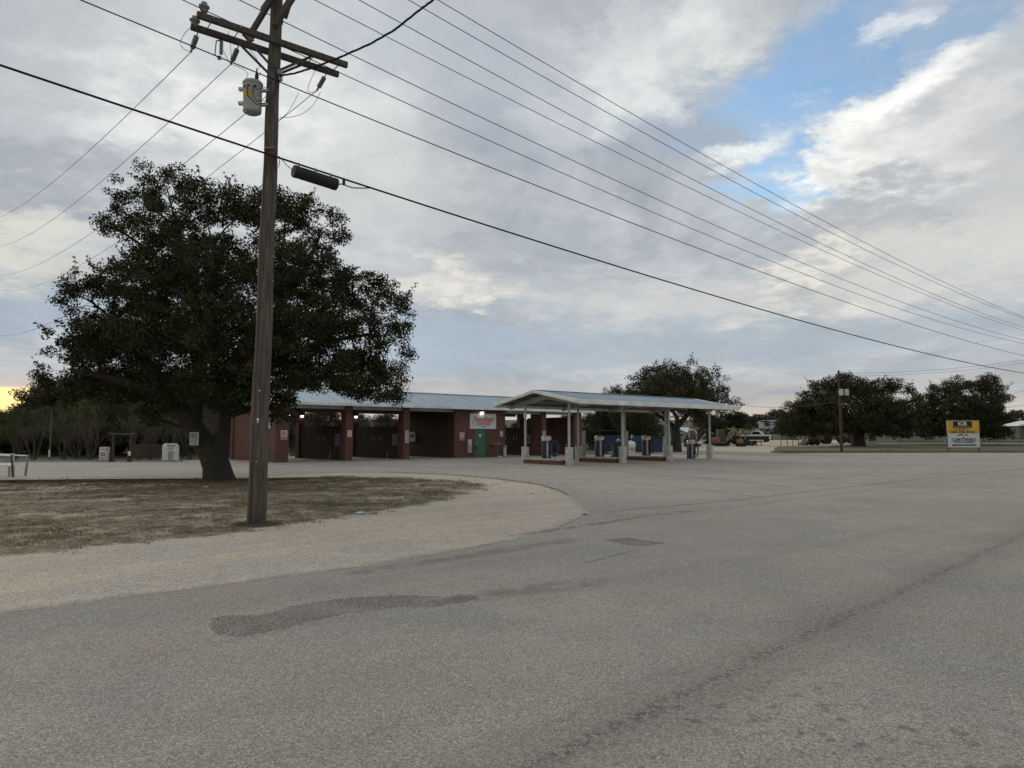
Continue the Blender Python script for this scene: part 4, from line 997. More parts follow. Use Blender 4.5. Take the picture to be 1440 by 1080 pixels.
oak = make_tree('live_oak', OB, tr, lob, 2900, 70, (.098,.052), .29, M['leaf_oak'], 3, 'large dark spreading live oak with a forked leaning trunk beside the wooden pole', sprig=.3, twigs=.28)

# procedural crowns for the farther trees
def proto(name, seed, W, H, mat, nclump, per, leaf, crad, th=.25, nl=18, forks=4, low=.22, tr_r=.3, label='x', group=None, inner=.4):
    r = random.Random(seed); lobes = []; trunk = []
    zt = H*th; trunk.append(([Vector((0,0,-.2)), Vector((.05,0,zt*.5)), Vector((0,.05,zt))], [tr_r*1.3, tr_r, tr_r*.85]))
    for k in range(forks):
        a = 2*math.pi*(k+r.uniform(-.3,.3))/forks; e = Vector((math.cos(a)*W*.27, math.sin(a)*W*.27, H*r.uniform(.5,.72)))
        p = curve_pts((0,0,zt*.9), e, .15, 5, r); trunk.append((p, [tr_r*.6*(1-.7*i/5) for i in range(6)]))
    for k in range(nl):
        a = 2*math.pi*k*.382*1.0+r.uniform(-.3,.3); q = math.sqrt((k+.5)/nl); rad = W*.5*q*.78
        top = H*(low+(1-low)*math.sqrt(max(0,1-(q*.86)**2))); zc = low*H+(top-low*H)*r.uniform(.35,.82)
        sx = W*r.uniform(.13,.20); lobes.append((math.cos(a)*rad, math.sin(a)*rad, zc, sx, sx, sx*r.uniform(.62,.85)))
        if q < .7: lobes.append((math.cos(a)*rad, math.sin(a)*rad, top-sx*.55, sx, sx, sx*.7))
    return make_tree(name, (0,-500,0), trunk, lobes, nclump, per, leaf, crad, mat, seed, label, group, inner=inner, twigs=.25, sprig=.12)
def place(p, px, Y, rz, sx=1, sz=1, label=None, first=None, py=None):
    x = ray(px, 600)[0]/ray(px,600)[1]*Y
    return (x, Y, terrain(Y)-.02)
used = set()
def put(pr, px, Y, rz, s, label, group=None, sz=None):
    loc = place(pr, px, Y, rz)
    if pr.name in used: o = dup(pr, loc, rz, label, scale=(s,s,sz or s))
    else:
        used.add(pr.name); o = pr; o.location = loc; o.rotation_euler = (0,0,rz); o.scale = (s,s,sz or s); o['label'] = label
    if group: o['group'] = group
    elif 'group' in o: del o['group']
    return o
# oak behind the canopy
P_oakA = proto('live_oak', 21, 14.0, 9.3, M['leaf_far'], 900, 46, (.19,.10), .5, th=.28, nl=26, forks=5, low=.22, tr_r=.5, inner=.35)
put(P_oakA, 950, 74, .6, 1.0, 'broad grey-green oak rising behind the right half of the canopy')
put(P_oakA, 872, 84, 2.2, .62, 'smaller thin-topped oak left of the broad oak behind the canopy', sz=.8)
# large oaks at the right: shaped lobes
def right_oak(seed, c_px, base_py, Y, lobpx, trunk_px, label, n=1000):
    base = Vector((at(trunk_px, base_py, Y).x, Y, terrain(Y)-.02)); L_ = lambda px,py,dz=0: at(px,py,Y+dz)-base
    lb = []
    for (px,py,rx,ry,dzs) in lobpx:
        for dz in dzs: c = L_(px,py,dz); k = Y/F; lb.append((c.x,c.y,c.z,rx*k,(rx+ry)/2*k*1.2,ry*k))
    b0 = Vector((0,0,-.3)); t1 = L_(trunk_px-2, base_py-22)
    trk = [([b0, Vector((0,0,1.0)), t1], [1.1,.85,.8])]
    r = random.Random(seed)
    for (px,py,rx,ry,dzs) in lobpx[::3]: trk.append((curve_pts(t1-Vector((0,0,.3)), L_(px,py+ry*.3,dzs[0]), .1, 6, r), [.45*(1-.13*i) for i in range(7)]))
    return make_tree('live_oak', base, trk, lb, n, 44, (.25,.13), .62, M['leaf_far'], seed, label, inner=.35, twigs=.2)
right_oak(31, 1195, 627, 100, [(1120,585,24,22,(0,)),(1108,600,14,14,(0,)),(1145,572,24,22,(0,2)),(1160,548,24,18,(0,)),(1180,540,22,14,(0,)),(1200,545,22,16,(2,-2)),(1230,545,22,13,(0,)),(1260,545,22,13,(0,)),(1285,565,15,18,(0,)),(1270,585,24,20,(0,)),(1180,570,26,20,(-4,4)),(1225,570,28,20,(-3,3)),(1250,575,24,18,(-2,3)),(1140,600,24,14,(0,)),(1170,598,26,14,(-3,)),(1235,600,30,14,(-2,)),(1265,603,24,13,(0,)),(1215,590,24,14,(-4,)),(1185,605,16,8,(-3,))], 1207, 'wide dark thick-trunked oak on the right, behind the second utility pole', 1250)
right_oak(37, 1360, 625, 108, [(1305,570,14,18,(0,)),(1320,555,18,18,(0,)),(1345,545,20,15,(0,)),(1340,575,26,22,(-2,3)),(1375,545,16,14,(0,)),(1390,540,16,14,(0,)),(1400,555,16,13,(0,)),(1415,560,9,7,(0,)),(1380,575,26,20,(-2,3)),(1400,590,18,18,(0,)),(1310,598,22,16,(0,)),(1345,600,28,16,(-3,)),(1385,603,26,14,(0,)),(1300,588,16,16,(2,)),(1410,608,12,9,(0,))], 1358, 'oak with a lumpy lighter crown behind the yellow and white sign board', 1000)
# belt of trees behind the building and on the left
P_br = proto('tree', 41, 8.0, 6.4, M['leaf_brush'], 420, 38, (.19,.10), .5, th=.2, nl=17, low=.0, tr_r=.18)
P_br2 = proto('tree', 47, 9.5, 7.2, M['leaf_oak'], 480, 40, (.19,.10), .5, th=.2, nl=19, low=.03, tr_r=.2)
P_ju = proto('juniper', 53, 6.0, 5.2, M['leaf_juniper'], 420, 42, (.15,.05), .4, th=.12, nl=14, low=.05, tr_r=.12)
rr = random.Random(5)
GB = 'dark trees in the belt behind the brick building'
for i, (px, Y, s) in enumerate([(268,76,.85),(318,80,.78),(365,82,.8),(412,78,.75),(455,84,.72),(500,86,.7),(545,88,.62),(590,92,.62),(628,95,.6),(700,94,.52),(735,95,.5),(768,97,.55),(800,98,.62),(838,96,.72),(868,100,.8),(905,102,.75),(1003,108,.62)]):
    put(P_br if i%2 else P_br2, px, Y, rr.uniform(0,6), s, 'dark tree in the belt seen behind and through the brick building', GB)
GL = 'dark trees behind the left end of the lot'
for i, (px, Y, s) in enumerate([(-70,78,.85),(-20,74,.66),(28,70,.72),(74,72,1.05),(118,68,1.12),(165,70,1.2),(212,66,1.1),(255,68,1.0),(52,84,.9),(140,80,1.25),(300,72,.95),(95,64,.9),(190,62,.95)]):
    put(P_br2 if i%2 else P_br, px, Y, rr.uniform(0,6), s, 'dark tree behind the far left edge of the lot', GL)
GJ = 'junipers at the left edge of the lot'
for (px, Y, s) in [(108,57,.88),(148,56,1.0),(186,57,.98),(226,59,1.05),(30,61,.8),(262,60,.9),(72,60,.8)]:
    put(P_ju, px, Y, rr.uniform(0,6), s, 'brownish green juniper at the left edge of the lot', GJ)
# far treeline at the right and middle: individual trees on the rise
GF = 'far trees along the rise'
for i in range(44):
    px = 985+i*13+rr.uniform(-4,4); Y = rr.uniform(190,235)
    put(P_br if i%2 else P_br2, px, Y, rr.uniform(0,6), rr.uniform(.62,.95), 'far dark tree on the rise behind the equipment yard', GF)
GF2 = 'small trees behind the chain fence'
for i, (px, Y, s) in enumerate([(1268,128,.42),(1285,132,.5),(1302,130,.45),(1390,128,.5),(1412,131,.42),(1310,140,.6),(1240,150,.7),(1100,150,.55),(1125,155,.6)]):
    put(P_br2 if i%2 else P_br, px, Y, rr.uniform(0,6), s, 'small bushy tree near the chain fence on the right', GF2)

GU = 'low brush filling in under the trees'
P_sc = proto('bush', 61, 6.5, 2.6, M['leaf_brush'], 260, 34, (.17,.09), .42, th=.1, nl=14, low=.0, tr_r=.06)
for i in range(34):
    px = -60+i*29+rr.uniform(-8,8)
    if 800 < px < 830: continue
    put(P_sc, px, (66 if px < 330 else 84)+rr.uniform(-2,3), rr.uniform(0,6), rr.uniform(.8,1.15), 'low dark bush filling in under the trees', GU)
for i in range(14):
    put(P_sc, 1112+i*26+rr.uniform(-8,8), rr.uniform(168,182), rr.uniform(0,6), rr.uniform(1.0,1.5), 'low dark bush filling in under the trees', GU)
# bare, vase-shaped shrubs
def bare(seed, H, spread, stems, name='bare_shrub'):
    r = random.Random(seed); mb = MB()
    def grow(p, d, L_, rad, lev):
        n = 4; pts = [p]
        for i in range(n):
            d = (d+Vector((r.uniform(-.12,.12), r.uniform(-.12,.12), r.uniform(-.02,.10)))).normalized(); pts.append(pts[-1]+d*L_/n)
        mb.tube(pts, [rad*(1-.5*i/n) for i in range(n+1)], 4 if lev else 5, cap=False)
        if lev < 3:
            for k in range(r.choice((3,4)) if lev else 3):
                q = pts[r.choice((2,3,4,4))]; a = r.uniform(0,6.28); dd = (d+Vector((math.cos(a),math.sin(a),.25))*.42).normalized()
                grow(q, dd, L_*r.uniform(.5,.72), rad*.5, lev+1)
    for k in range(stems):
        a = 2*math.pi*k/stems+r.uniform(-.3,.3); d = Vector((math.cos(a)*spread, math.sin(a)*spread, 1)).normalized()
        grow(Vector((math.cos(a)*.1, math.sin(a)*.1, -.05)), d, H*.52*r.uniform(.85,1.1), .032, 0)
    o = mb.build(name, M['twig']); o.location = (0,-500,0); return o
S1 = tag(bare(3, 3.0, .38, 8), 'x', 'shrub'); S2 = tag(bare(9, 3.3, .3, 7), 'x', 'shrub')
GS = 'bare vase-shaped shrubs beside the lot'
for i, (px, Y, s) in enumerate([(24,50.5,.8),(50,50,1.05),(92,50,.9),(110,50.5,.75),(128,49.5,1.1),(196,49.8,1.0),(213,50.2,.8),(238,50.5,.95),(268,52,1.0),(288,53,1.1),(306,54,1.1),(324,55,1.1),(412,60,1.1),(432,61,1.05),(508,66,1.1),(530,66,1.1)]):
    put(S1 if i%2 else S2, px, Y, rr.uniform(0,6), s, 'bare grey multi-stemmed shrub at the edge of the lot', GS)
# ------------------------------------------------------------------ things on the left
q = gp(239.5,648.5)
t = thing('info_cabinet', (q[0],q[1],0), R(33), 'white cabinet with clipped top corners and rows of dark print, at the lot edge', 'cabinet')
mb = MB(); mb.prism([(-.47,0),(.47,0),(.47,1.0),(.33,1.16),(-.33,1.16),(-.47,1.0)], -.3, .3); mb.build('body', M['white'], t, bevel=.01)
mb = MB(); rows(mb, -.26,.26,-.304,.92,1.10,3,1,.03); rows(mb,-.3,.1,-.304,.76,.86,1,2,.05); rows(mb,-.22,.16,-.304,.08,.68,10,3,.03); mb.build('print', M['ink'], t)
mb = MB(); mb.bb(.12,.28,-.306,-.301,.70,.80); mb.build('bright_label', plain((.85,.85,.85),.4), t)
q = gp(146.5,649)
t = thing('air_machine', (q[0],q[1],0), R(14), 'grey tyre air machine with a white face and red label near the rustic gate', 'air machine')
mb = MB(); mb.bb(-.45,.45,-.35,.35,-.02,.06); mb.build('slab', M['conc'], t)
mb = MB(); mb.bb(-.25,.25,-.24,.24,.06,.94); mb.build('cabinet', M['offwhite'], t, bevel=.01)
mb = MB(); mb.bb(-.22,.16,-.25,-.241,.32,.88); fp = mb.build('face_panel', M['white'], t)
mb = MB(); mb.bb(-.16,.10,-.258,-.251,.38,.60); mb.build('red_label', plain((.30,.03,.04),.5), t)
text('AIR', .2, .13, M['white'], t, (-.03,-.262,.49), bold=.01)
mb = MB(); 
for x in (-.15,-.05,.06): mb.box((x,-.256,.80), (.07,.006,.07))
mb.box((-.03,-.25,.18), (.07,.02,.06)); mb.bb(.17,.22,-.25,-.241,.7,.86); mb.build('button', M['ink'], t)
# rustic timber gateway
q = gp(158,649.5); q2 = gp(183,649.5)
t = thing('timber_gateway', (q[0],q[1],0), 0, 'rustic timber gateway of two rough posts and a log across the top', 'gateway')
w_ = q2[0]-q[0]
for x in (0, w_):
    mb = MB(); mb.tube([(x,0,0),(x+.02,0,.9),(x-.01,0,1.78)], [.085,.075,.07], 10); mb.build('post', M['dark_wood'], t, smooth=True)
mb = MB(); mb.tube([(-.22,0,1.80),(w_*.5,.02,1.76),(w_+.28,0,1.80)], [.07,.065,.07], 10); mb.build('crossbeam', M['arm_wood'], t, smooth=True)
for x in (-.12, .10, w_-.12):
    mb = MB(); mb.bb(x-.04,x+.04,-.12,-.04,0,.62 if x < 1 else .45); mb.build('side_board', plain((.11,.035,.025),.8), t)
mb = MB(); mb.bb(w_-.11,w_+.07,-.10,-.09,.40,.68); mb.build('paper_notice', M['white'], t)
# wooden fence of palings
t = thing('paling_fence', (at(184,640,53).x,53,0), 0, 'low fence of upright brown palings behind the bare shrubs on the left', 'fence')
xw = at(256,640,53).x-at(184,640,53).x; mb = MB(); n = int(xw/.16)
for i in range(n): 
    h = .95+.08*noise.noise(Vector((i*.7,0,0))); mb.bb(i*.16, i*.16+.135, -.015,.015, .12, h+.1)
mb.build('palings', M['fence_wood'], t)
for z in (.3,.85): mb = MB(); mb.bb(0,xw,.016,.06,z-.04,z+.04); mb.build('rail', M['dark_wood'], t)
for i in range(4): mb = MB(); mb.bb(xw*i/3-.05,xw*i/3+.05,.06,.16,0,1.1); mb.build('post', M['dark_wood'], t)
# slim grey post
q = gp(69.5,649); t = thing('post', (q[0],q[1],0), 0, 'slim tall grey wooden post standing alone among the bare shrubs', 'post')
mb = MB(); mb.tube([(0,0,0),(.01,0,1.6),(0,0,3.35)], [.06,.055,.05], 10); mb.build('shaft', M['pole_wood'], t, smooth=True)
mb = MB(); mb.bb(-.05,.06,-.075,-.055,.3,.75); mb.build('meter_plate', M['offwhite'], t)
# steel bench table at the left edge
q = gp(17.5,671)
t = thing('steel_rack', (q[0],q[1],0), R(0), 'grey steel rack with two rails and a black-edged post, cut by the left edge', 'rack')
mb = MB(); mb.bb(-.055,.045,-.05,.0,0,.92); mb.build('post', M['offwhite'], t)
mb = MB(); mb.beam((-.04,-.06,.90),(.06,-.06,0),.04,.05); mb.build('black_strut', M['black'], t)
mb = MB(); mb.beam((-.02,.9,.86),(-.10,.92,0),.06,.07); mb.build('post', M['galv'], t)
mb = MB(); mb.beam((-.0,0,.86),(-1.6,.5,.92),.05,.05); mb.beam((0,.9,.84),(-1.6,1.3,.9),.05,.05); mb.build('rail', M['white_metal'], t)
mb = MB(); mb.beam((-.04,.2,.50),(-1.6,.6,.49),.30,.04); mb.build('shelf', M['white_metal'], t)
mb = MB(); mb.lathe([(.12,0),(.12,.44)], (-.45,.55,.0), 14); mb.build('drum', M['galv'], t, smooth=True)
mb = MB(); mb.lathe([(.05,.92),(.06,.93),(.06,.95),(.0,.96)], (-.01,-.03,0), 10); mb.build('cap', M['white'], t)
# notice nailed to the oak
p = at(273,617,OD-.62); t = thing('notice_sign', p, R(-4), 'pale grey private property notice nailed to the leaning limb of the oak', 'sign')
mb = MB(); mb.bb(-.175,.175,-.008,.008,-.24,.24); mb.build('panel', M['offwhite'], t)
text('PRIVATE', .22, .045, M['ink'], t, (0,-.012,.165), bold=.02); text('PROPERTY', .26, .045, M['ink'], t, (0,-.012,.095), bold=.02)
mb = MB(); rows(mb,-.14,.14,-.012,-.21,.05,6,4,.018); mb.build('print', M['greytext'], t)
def litter(px, py, s, col, label, seed=0):
    q = gp(px,py); r = random.Random(seed); mb = MB(); n = 9
    mb.lathe([(s*.6,0),(s,s*.15),(s*.7,s*.35),(s*.1,s*.4)], (0,0,0), n); mb.v = [(x*r.uniform(.6,1.3), y*r.uniform(.5,1.2), z*r.uniform(.6,1.3)) for x,y,z in mb.v]
    o = mb.build('litter', plain(col,.5,0,.05)); o.location = (q[0],q[1],.008); tag(o, label, 'litter')
litter(507,723,.11,(.50,.60,.66),'crumpled bluish paper on the gravel right of the pole')
litter(290,686,.09,(.55,.54,.50),'small pale scrap in the grass in front of the oak trunk',2)
litter(118,681,.09,(.50,.48,.44),'small pale scrap in the dry grass at the far left',3)
litter(822,724,.05,(.04,.04,.04),'dark lump at the tip of the gravel point',4)
litter(1248,634.5,.35,(.10,.075,.05),'small heap of dry leaves on the lawn left of the sign board',6)

# ------------------------------------------------------------------ behind the canopy
def post_at(px, d, z1, label):
    x = at(px, 620, d).x; mb = MB(); mb.bb(-.12,.12,-.12,.12,0,z1); o = mb.build('block_post', M['tan_post'], bevel=.01); o.location = (x,d,0); o.rotation_euler = (0,0,ANG); return o
fr = thing('enclosure', (at(821,620,55).x,55,0), 0, 'three tan posts of an enclosure, two joined by a dark rail, behind the canopy', 'enclosure')
B0 = Vector(fr.location); pp = []
for px, d, h in ((821,55,2.05),(881.3,58.2,2.05),(935,61.5,1.62)):
    p = Vector((at(px,620,d).x,d,0))-B0; pp.append(p); mb = MB(); mb.bb(-.115,.115,-.115,.115,0,h); o = mb.build('post', M['tan_post'], fr, bevel=.01); o.location = p; o.rotation_euler = (0,0,R(12))
mb = MB(); mb.beam(pp[0]+Vector((0,0,2.09)), pp[1]+Vector((0,0,2.09)), .08,.08); mb.build('rail', M['black'], fr)
# bins
q = gp(866.5,643.6)
t = thing('wheelie_bin', (q[0],q[1],0), R(10), 'dark green wheeled bin standing on the middle island end', 'bin')
mb = MB(); mb.add([(-.22,-.22,.05),(.22,-.22,.05),(.22,.22,.05),(-.22,.22,.05),(-.30,-.3,.95),(.30,-.3,.95),(.30,.3,.95),(-.30,.3,.95)], [(0,3,2,1),(4,5,6,7),(0,1,5,4),(1,2,6,5),(2,3,7,6),(3,0,4,7)]); mb.build('body', M['bin_green'], t, bevel=.02)
mb = MB(); mb.bb(-.33,.33,-.34,.34,.955,1.02); mb.build('lid', M['black'], t, bevel=.02)
mb = MB(); mb.bb(-.14,.14,-.305,-.295,.72,.84); mb.build('label_plate', M['teal'], t)
for x in (-.25,.25): mb = MB(); mb.lathe([(.1,-.03),(.1,.03)], (x,.22,.1), 14, Vector((1,0,0))); mb.build('wheel', M['rubber'], t)
q = gp(802,646.2)
t = thing('trash_bin', (q[0]+.05,q[1]+.4,0), 0, 'round black trash bin behind the second concrete plinth from the left', 'bin')
mb = MB(); mb.lathe([(.30,0),(.33,.05),(.37,.88),(.39,.9),(.39,.94),(.34,.95)], (0,0,0), 24); mb.build('body', M['black'], t, smooth=True)
mb = MB(); mb.lathe([(.39,.945),(.40,.96),(.33,1.03),(.0,1.06)], (0,0,0), 24); mb.build('lid', M['black'], t, smooth=True)
# blue dumpster
def at0(px, Y): return at(px, 620, Y).x
Y = 70; x0 = at0(838,Y); x1 = at0(880,Y)
t = thing('blue_dumpster', ((x0+x1)/2,Y,0), R(3), 'dark blue dumpster with a small white emblem behind the middle vacuum machine', 'dumpster')
hw = (x1-x0)/2
mb = MB(); mb.prism([(-hw,.12),(hw,.12),(hw,1.62),(-hw,1.62)], -.8, .9); mb.build('body', M['blue'], t, bevel=.03)
mb = MB(); 
for x in (-hw+.3,0,hw-.3): mb.bb(x-.05,x+.05,-.88,-.8,.12,1.6)
mb.bb(-hw-.03,hw+.03,-.9,-.8,1.52,1.66); mb.build('rib', M['blue'], t)
mb = MB(); mb.bb(.05,1.0,-.905,-.885,1.0,1.5); mb.build('badge_panel', M['navy'], t)
mb = MB(); mb.add([(.35,-.91,1.25),(.75,-.91,1.25),(.55,-.91,1.42),(.35,-.915,1.25),(.75,-.915,1.25),(.55,-.915,1.42)], [(0,1,2),(3,4,5)]); mb.bb(.3,.8,-.915,-.908,1.12,1.18); mb.build('emblem', M['white'], t)
mb = MB(); mb.prism([(-hw,1.62),(hw,1.62),(hw,1.72),(-hw,1.72)], -.7,.9); mb.build('lid', M['black'], t)
# blue container with a sloped top
Y = 68.5; x0 = at0(890,Y); x1 = at0(937,Y); hw = (x1-x0)/2
t = thing('blue_container', ((x0+x1)/2,Y,0), R(-4), 'long blue steel container with a sloping black cover behind the right vacuum machine', 'container')
mb = MB(); mb.prism([(-hw,.1),(hw,.1),(hw,1.28),(-hw*.3,1.42),(-hw*.3,1.7),(-hw,1.7)], -1.0, 1.0)
for k in range(12): x = -hw+.1+k*(2*hw-.2)/11; mb.bb(x-.03,x+.03,-1.04,-1.0,.15,1.28 if x > -hw*.3 else 1.62)
mb.build('body', M['blue'], t)
mb = MB(); mb.prism([(-hw*.3,1.43),(hw,1.29),(hw,1.5),(-hw*.3,1.76)], -1.0, 1.0); mb.build('cover', M['black'], t)
mb = MB(); mb.bb(-hw+.02,-hw+.5,-1.06,-1.04,.3,1.5); mb.build('door', M['blue'], t)
# propane tanks
def tank(px, Y, z, r, L_, label, rz):
    t = thing('propane_tank', (at0(px,Y),Y,0), rz, label, 'tank'); ax = Vector((1,0,0))
    pr = [(0,-L_/2)]+[(r*math.sin(a), -L_/2+r*.6*(1-math.cos(a))) for a in (.4,.8,1.2,1.57)]+[(r*math.sin(a), L_/2-r*.6*(1-math.cos(a))) for a in (1.57,1.2,.8,.4)]+[(.001,L_/2)]
    mb = MB(); mb.lathe(pr, (0,0,z), 24, ax); mb.build('vessel', M['white'], t, smooth=True)
    mb = MB(); mb.lathe([(.1,0),(.11,.05),(.09,.08),(0,.1)], (0,0,z+r-.02), 14); mb.build('valve_dome', M['white'], t, smooth=True)
    for x in (-L_*.3, L_*.3): mb = MB(); mb.bb(x-.06,x+.06,-r*.6,r*.6,0,z-r*.7); mb.build('saddle', M['conc'], t)
tank(887,66,.80,.36,.9,'white propane tank lying level between the two blue containers',R(20)); tank(889,80,1.50,.2,1.2,'smaller white tank on tall supports behind the lower white tank',R(80))
# white corrugated shed and fence behind
Y = 92; x0 = at0(800,Y); x1 = at0(868,Y)
t = thing('corrugated_wall', ((x0+x1)/2,Y,terrain(Y)), 0, 'white corrugated metal screen behind the left part of the canopy', 'wall'); hw = (x1-x0)/2
mb = MB(); n = int(2*hw/.2)
for i in range(n): x = -hw+i*.2; mb.add([(x,0,.35),(x+.1,-.06,.35),(x+.2,0,.35),(x,0,1.75),(x+.1,-.06,1.75),(x+.2,0,1.75)], [(0,1,4,3),(1,2,5,4)])
mb.bb(-hw,hw,.02,.06,.35,1.75); mb.build('sheeting', M['white'], t)
for i in range(5): mb = MB(); x = -hw+2*hw*i/4; mb.bb(x-.05,x+.05,.06,.14,0,1.8); mb.build('post', M['galv'], t)
Y = 105; x0 = at0(795,Y); x1 = at0(880,Y); hw = (x1-x0)/2
t = thing('mobile_home', ((x0+x1)/2,Y+2,terrain(Y)), 0, 'long low white mobile home seen under the canopy roof at the left', 'building')
mb = MB(); mb.bb(-hw,hw,-1.8,1.8,.3,2.25); mb.build('wall', M['white'], t)
mb = MB(); mb.bb(-hw-.1,hw+.1,-2.0,2.0,2.26,2.42); mb.build('roof', M['tin'], t)
for x in (-hw*.6,-hw*.1,hw*.5): mb = MB(); mb.bb(x-.5,x+.5,-1.83,-1.8,1.3,1.95); mb.build('window', M['glass'], t)
Y = 112; t = thing('house', (at0(910,Y),Y,terrain(Y)), R(12), 'small grey house with a gabled roof behind the broad oak trunk', 'building')
mb = MB(); mb.bb(-4.2,4.2,-2.6,2.6,0,1.9); mb.build('wall', M['grey_blue_wall'], t)
mb = MB(); mb.prism([(-4.6,1.9),(4.6,1.9),(4.2,2.0),(0,3.3),(-4.2,2.0)], -2.9, 2.9); mb.build('roof', plain((.10,.10,.11),.7), t)
mb = MB(); mb.bb(1.2,2.2,-2.63,-2.6,.8,1.5); mb.build('window', M['glass'], t)
# blue-grey shed with white metal roof
Y = 118; xL = at0(948,Y); zb = terrain(Y)
t = thing('shed', (at0(953,Y),Y,zb), R(42), 'small blue-grey shed with a bright white metal roof left of the machines', 'shed')
mb = MB(); vs = []
for x in (0,2.7): vs += [(x,-1.8,.1),(x,1.2,.1),(x,1.2,1.85),(x,0,2.42),(x,-1.8,1.72)]
mb.add(vs, [(0,4,3,2,1),(5,6,7,8,9),(0,5,9,4),(1,2,7,6)]); 
for k in range(10): mb.bb(-.02,.0,-1.7+k*.3,-1.67+k*.3,.15,1.7)
mb.build('wall', M['grey_blue_wall'], t)
mb = MB(); mb.bb(-.05,.0,-1.0,-.5,1.0,1.55); wn = mb.build('window', M['glass'], t); mb = MB(); mb.bb(-.07,-.05,-1.08,-.42,1.55,1.62); mb.bb(-.07,-.05,-1.08,-.42,.93,1.0); mb.build('frame', M['white'], wn)
mb = MB(); mb.add([(-.25,-2.1,1.70),(2.95,-2.1,1.70),(2.95,0,2.56),(-.25,0,2.56),(2.95,1.5,1.85),(-.25,1.5,1.85),(-.25,-2.1,1.63),(2.95,-2.1,1.63),(2.95,0,2.49),(-.25,0,2.49),(2.95,1.5,1.78),(-.25,1.5,1.78)], [(0,1,2,3),(3,2,4,5),(6,9,8,7),(9,11,10,8),(0,3,9,6),(3,5,11,9),(1,7,8,2),(2,8,10,4),(0,6,7,1),(5,4,10,11)]); mb.build('roof', M['tin'], t)
mb = MB(); mb.add([(2.9,-2.1,1.66),(5.6,-2.1,1.52),(5.6,1.0,1.62),(2.9,1.0,1.76),(2.9,-2.1,1.60),(5.6,-2.1,1.46),(5.6,1.0,1.56),(2.9,1.0,1.70)], [(0,1,2,3),(4,7,6,5),(0,4,5,1),(1,5,6,2),(3,2,6,7),(0,3,7,4)]); mb.build('porch_roof', M['tin'], t)
for (x,y) in ((5.4,-1.9),(5.4,.8)): mb = MB(); mb.bb(x-.05,x+.05,y-.05,y+.05,0,1.5); mb.build('porch_post', M['white'], t)

# ------------------------------------------------------------------ machines
def tracks(t, w=.32, L_=2.0, g=.75):
    for s in (-1,1):
        mb = MB(); pr = [(-L_/2,.22),(-L_/2+.12,.05),(-L_/2+.3,0),(L_/2-.3,0),(L_/2-.12,.05),(L_/2,.22),(L_/2-.12,.4),(L_/2-.3,.45),(-L_/2+.3,.45),(-L_/2+.12,.4)]
        mb.prism(pr, s*g-w/2, s*g+w/2); mb.build('track', M['rubber'], t)
def excavator(loc, rz, body, arm, label, s=1.0, pose=0):
    t = thing('mini_excavator', loc, rz, label, 'excavator'); t.scale = (s,s,s); tracks(t)
    mb = MB(); mb.bb(-.8,-.1,-.7,.7,.55,1.2); mb.prism([(-.95,.6),(-.8,.55),(-.8,1.15),(-.95,1.05)], -.6,.6); mb.bb(-.8,.75,-.72,.72,.46,.60); mb.build('body', body, t, bevel=.04)
    mb = MB(); mb.prism([(-.25,.6),(.7,.6),(.75,1.3),(.55,2.25),(-.25,2.25)], -.05, .7); cb = mb.build('cab', M['glass'], t)
    mb = MB()
    for a,b in (((-.25,.6),(-.25,2.25)),((.7,.6),(.75,1.3)),((.75,1.3),(.55,2.25)),((-.25,2.25),(.55,2.25)),((-.25,.6),(.7,.6))):
        for y in (-.06,.71): mb.beam((a[0],y,a[1]),(b[0],y,b[1]),.07,.07)
    mb.bb(-.3,.6,-.1,.75,2.25,2.33); mb.build('cab_frame', M['offwhite'] if arm == M['black'] else arm, cb)
    P = [(.8,-.25,.7),(1.35,-.25,1.9),(2.1,-.25,2.2),(2.9,-.25,1.6)] if pose == 0 else [(.8,-.25,.7),(1.6,-.25,1.35),(2.2,-.25,2.3),(2.9,-.25,2.5)]
    E = (2.9,-.25,.55) if pose == 0 else (3.6,-.25,1.2)
    mb = MB(); 
    for i in range(3): mb.beam(P[i],P[i+1],.16,.24-.03*i)
    mb.build('boom', arm, t)
    mb = MB(); mb.beam(P[3],E,.13,.18); mb.beam((P[3][0]+.15,-.25,P[3][2]+.15),P[3],.13,.2); mb.build('dipper_arm', arm, t)
    mb = MB(); mb.tube([(1.0,-.25,.75),(1.9,-.25,1.75)], .05, 8); mb.tube([(1.8,-.25,2.35),(P[3][0]+.1,-.25,P[3][2]+.2)], .04, 8); mb.build('ram', M['galv'], t)
    mb = MB(); mb.prism([(E[0]-.05,E[2]+.1),(E[0]+.1,E[2]),(E[0]+.05,E[2]-.35),(E[0]-.25,E[2]-.5),(E[0]-.5,E[2]-.35),(E[0]-.4,E[2]-.25)], -.55,.05); mb.build('bucket', M['black'] if pose == 0 else M['rust'], t)
    mb = MB(); mb.bb(1.15,1.22,-.75,.75,.05,.4); mb.bb(.7,1.15,-.4,-.3,.15,.25); mb.bb(.7,1.15,.3,.4,.15,.25); mb.build('blade', M['black'], t)
    return t
def gz(px, Y): return (at0(px,Y),Y,terrain(Y))
excavator(gz(972,98), R(-8), M['black'], M['black'], 'black and white mini excavator with a glass cab in front of the shed porch', 1.0, 0)
excavator(gz(1012,101), R(0), M['machine_orange'], M['machine_yellow'], 'orange digger with its arm reaching right and a hanging bucket', 1.0, 0)
excavator(gz(1000,112), R(170), M['machine_yellow'], M['machine_yellow'], 'yellow digger standing behind the orange one, arm to the left', 1.05, 1)
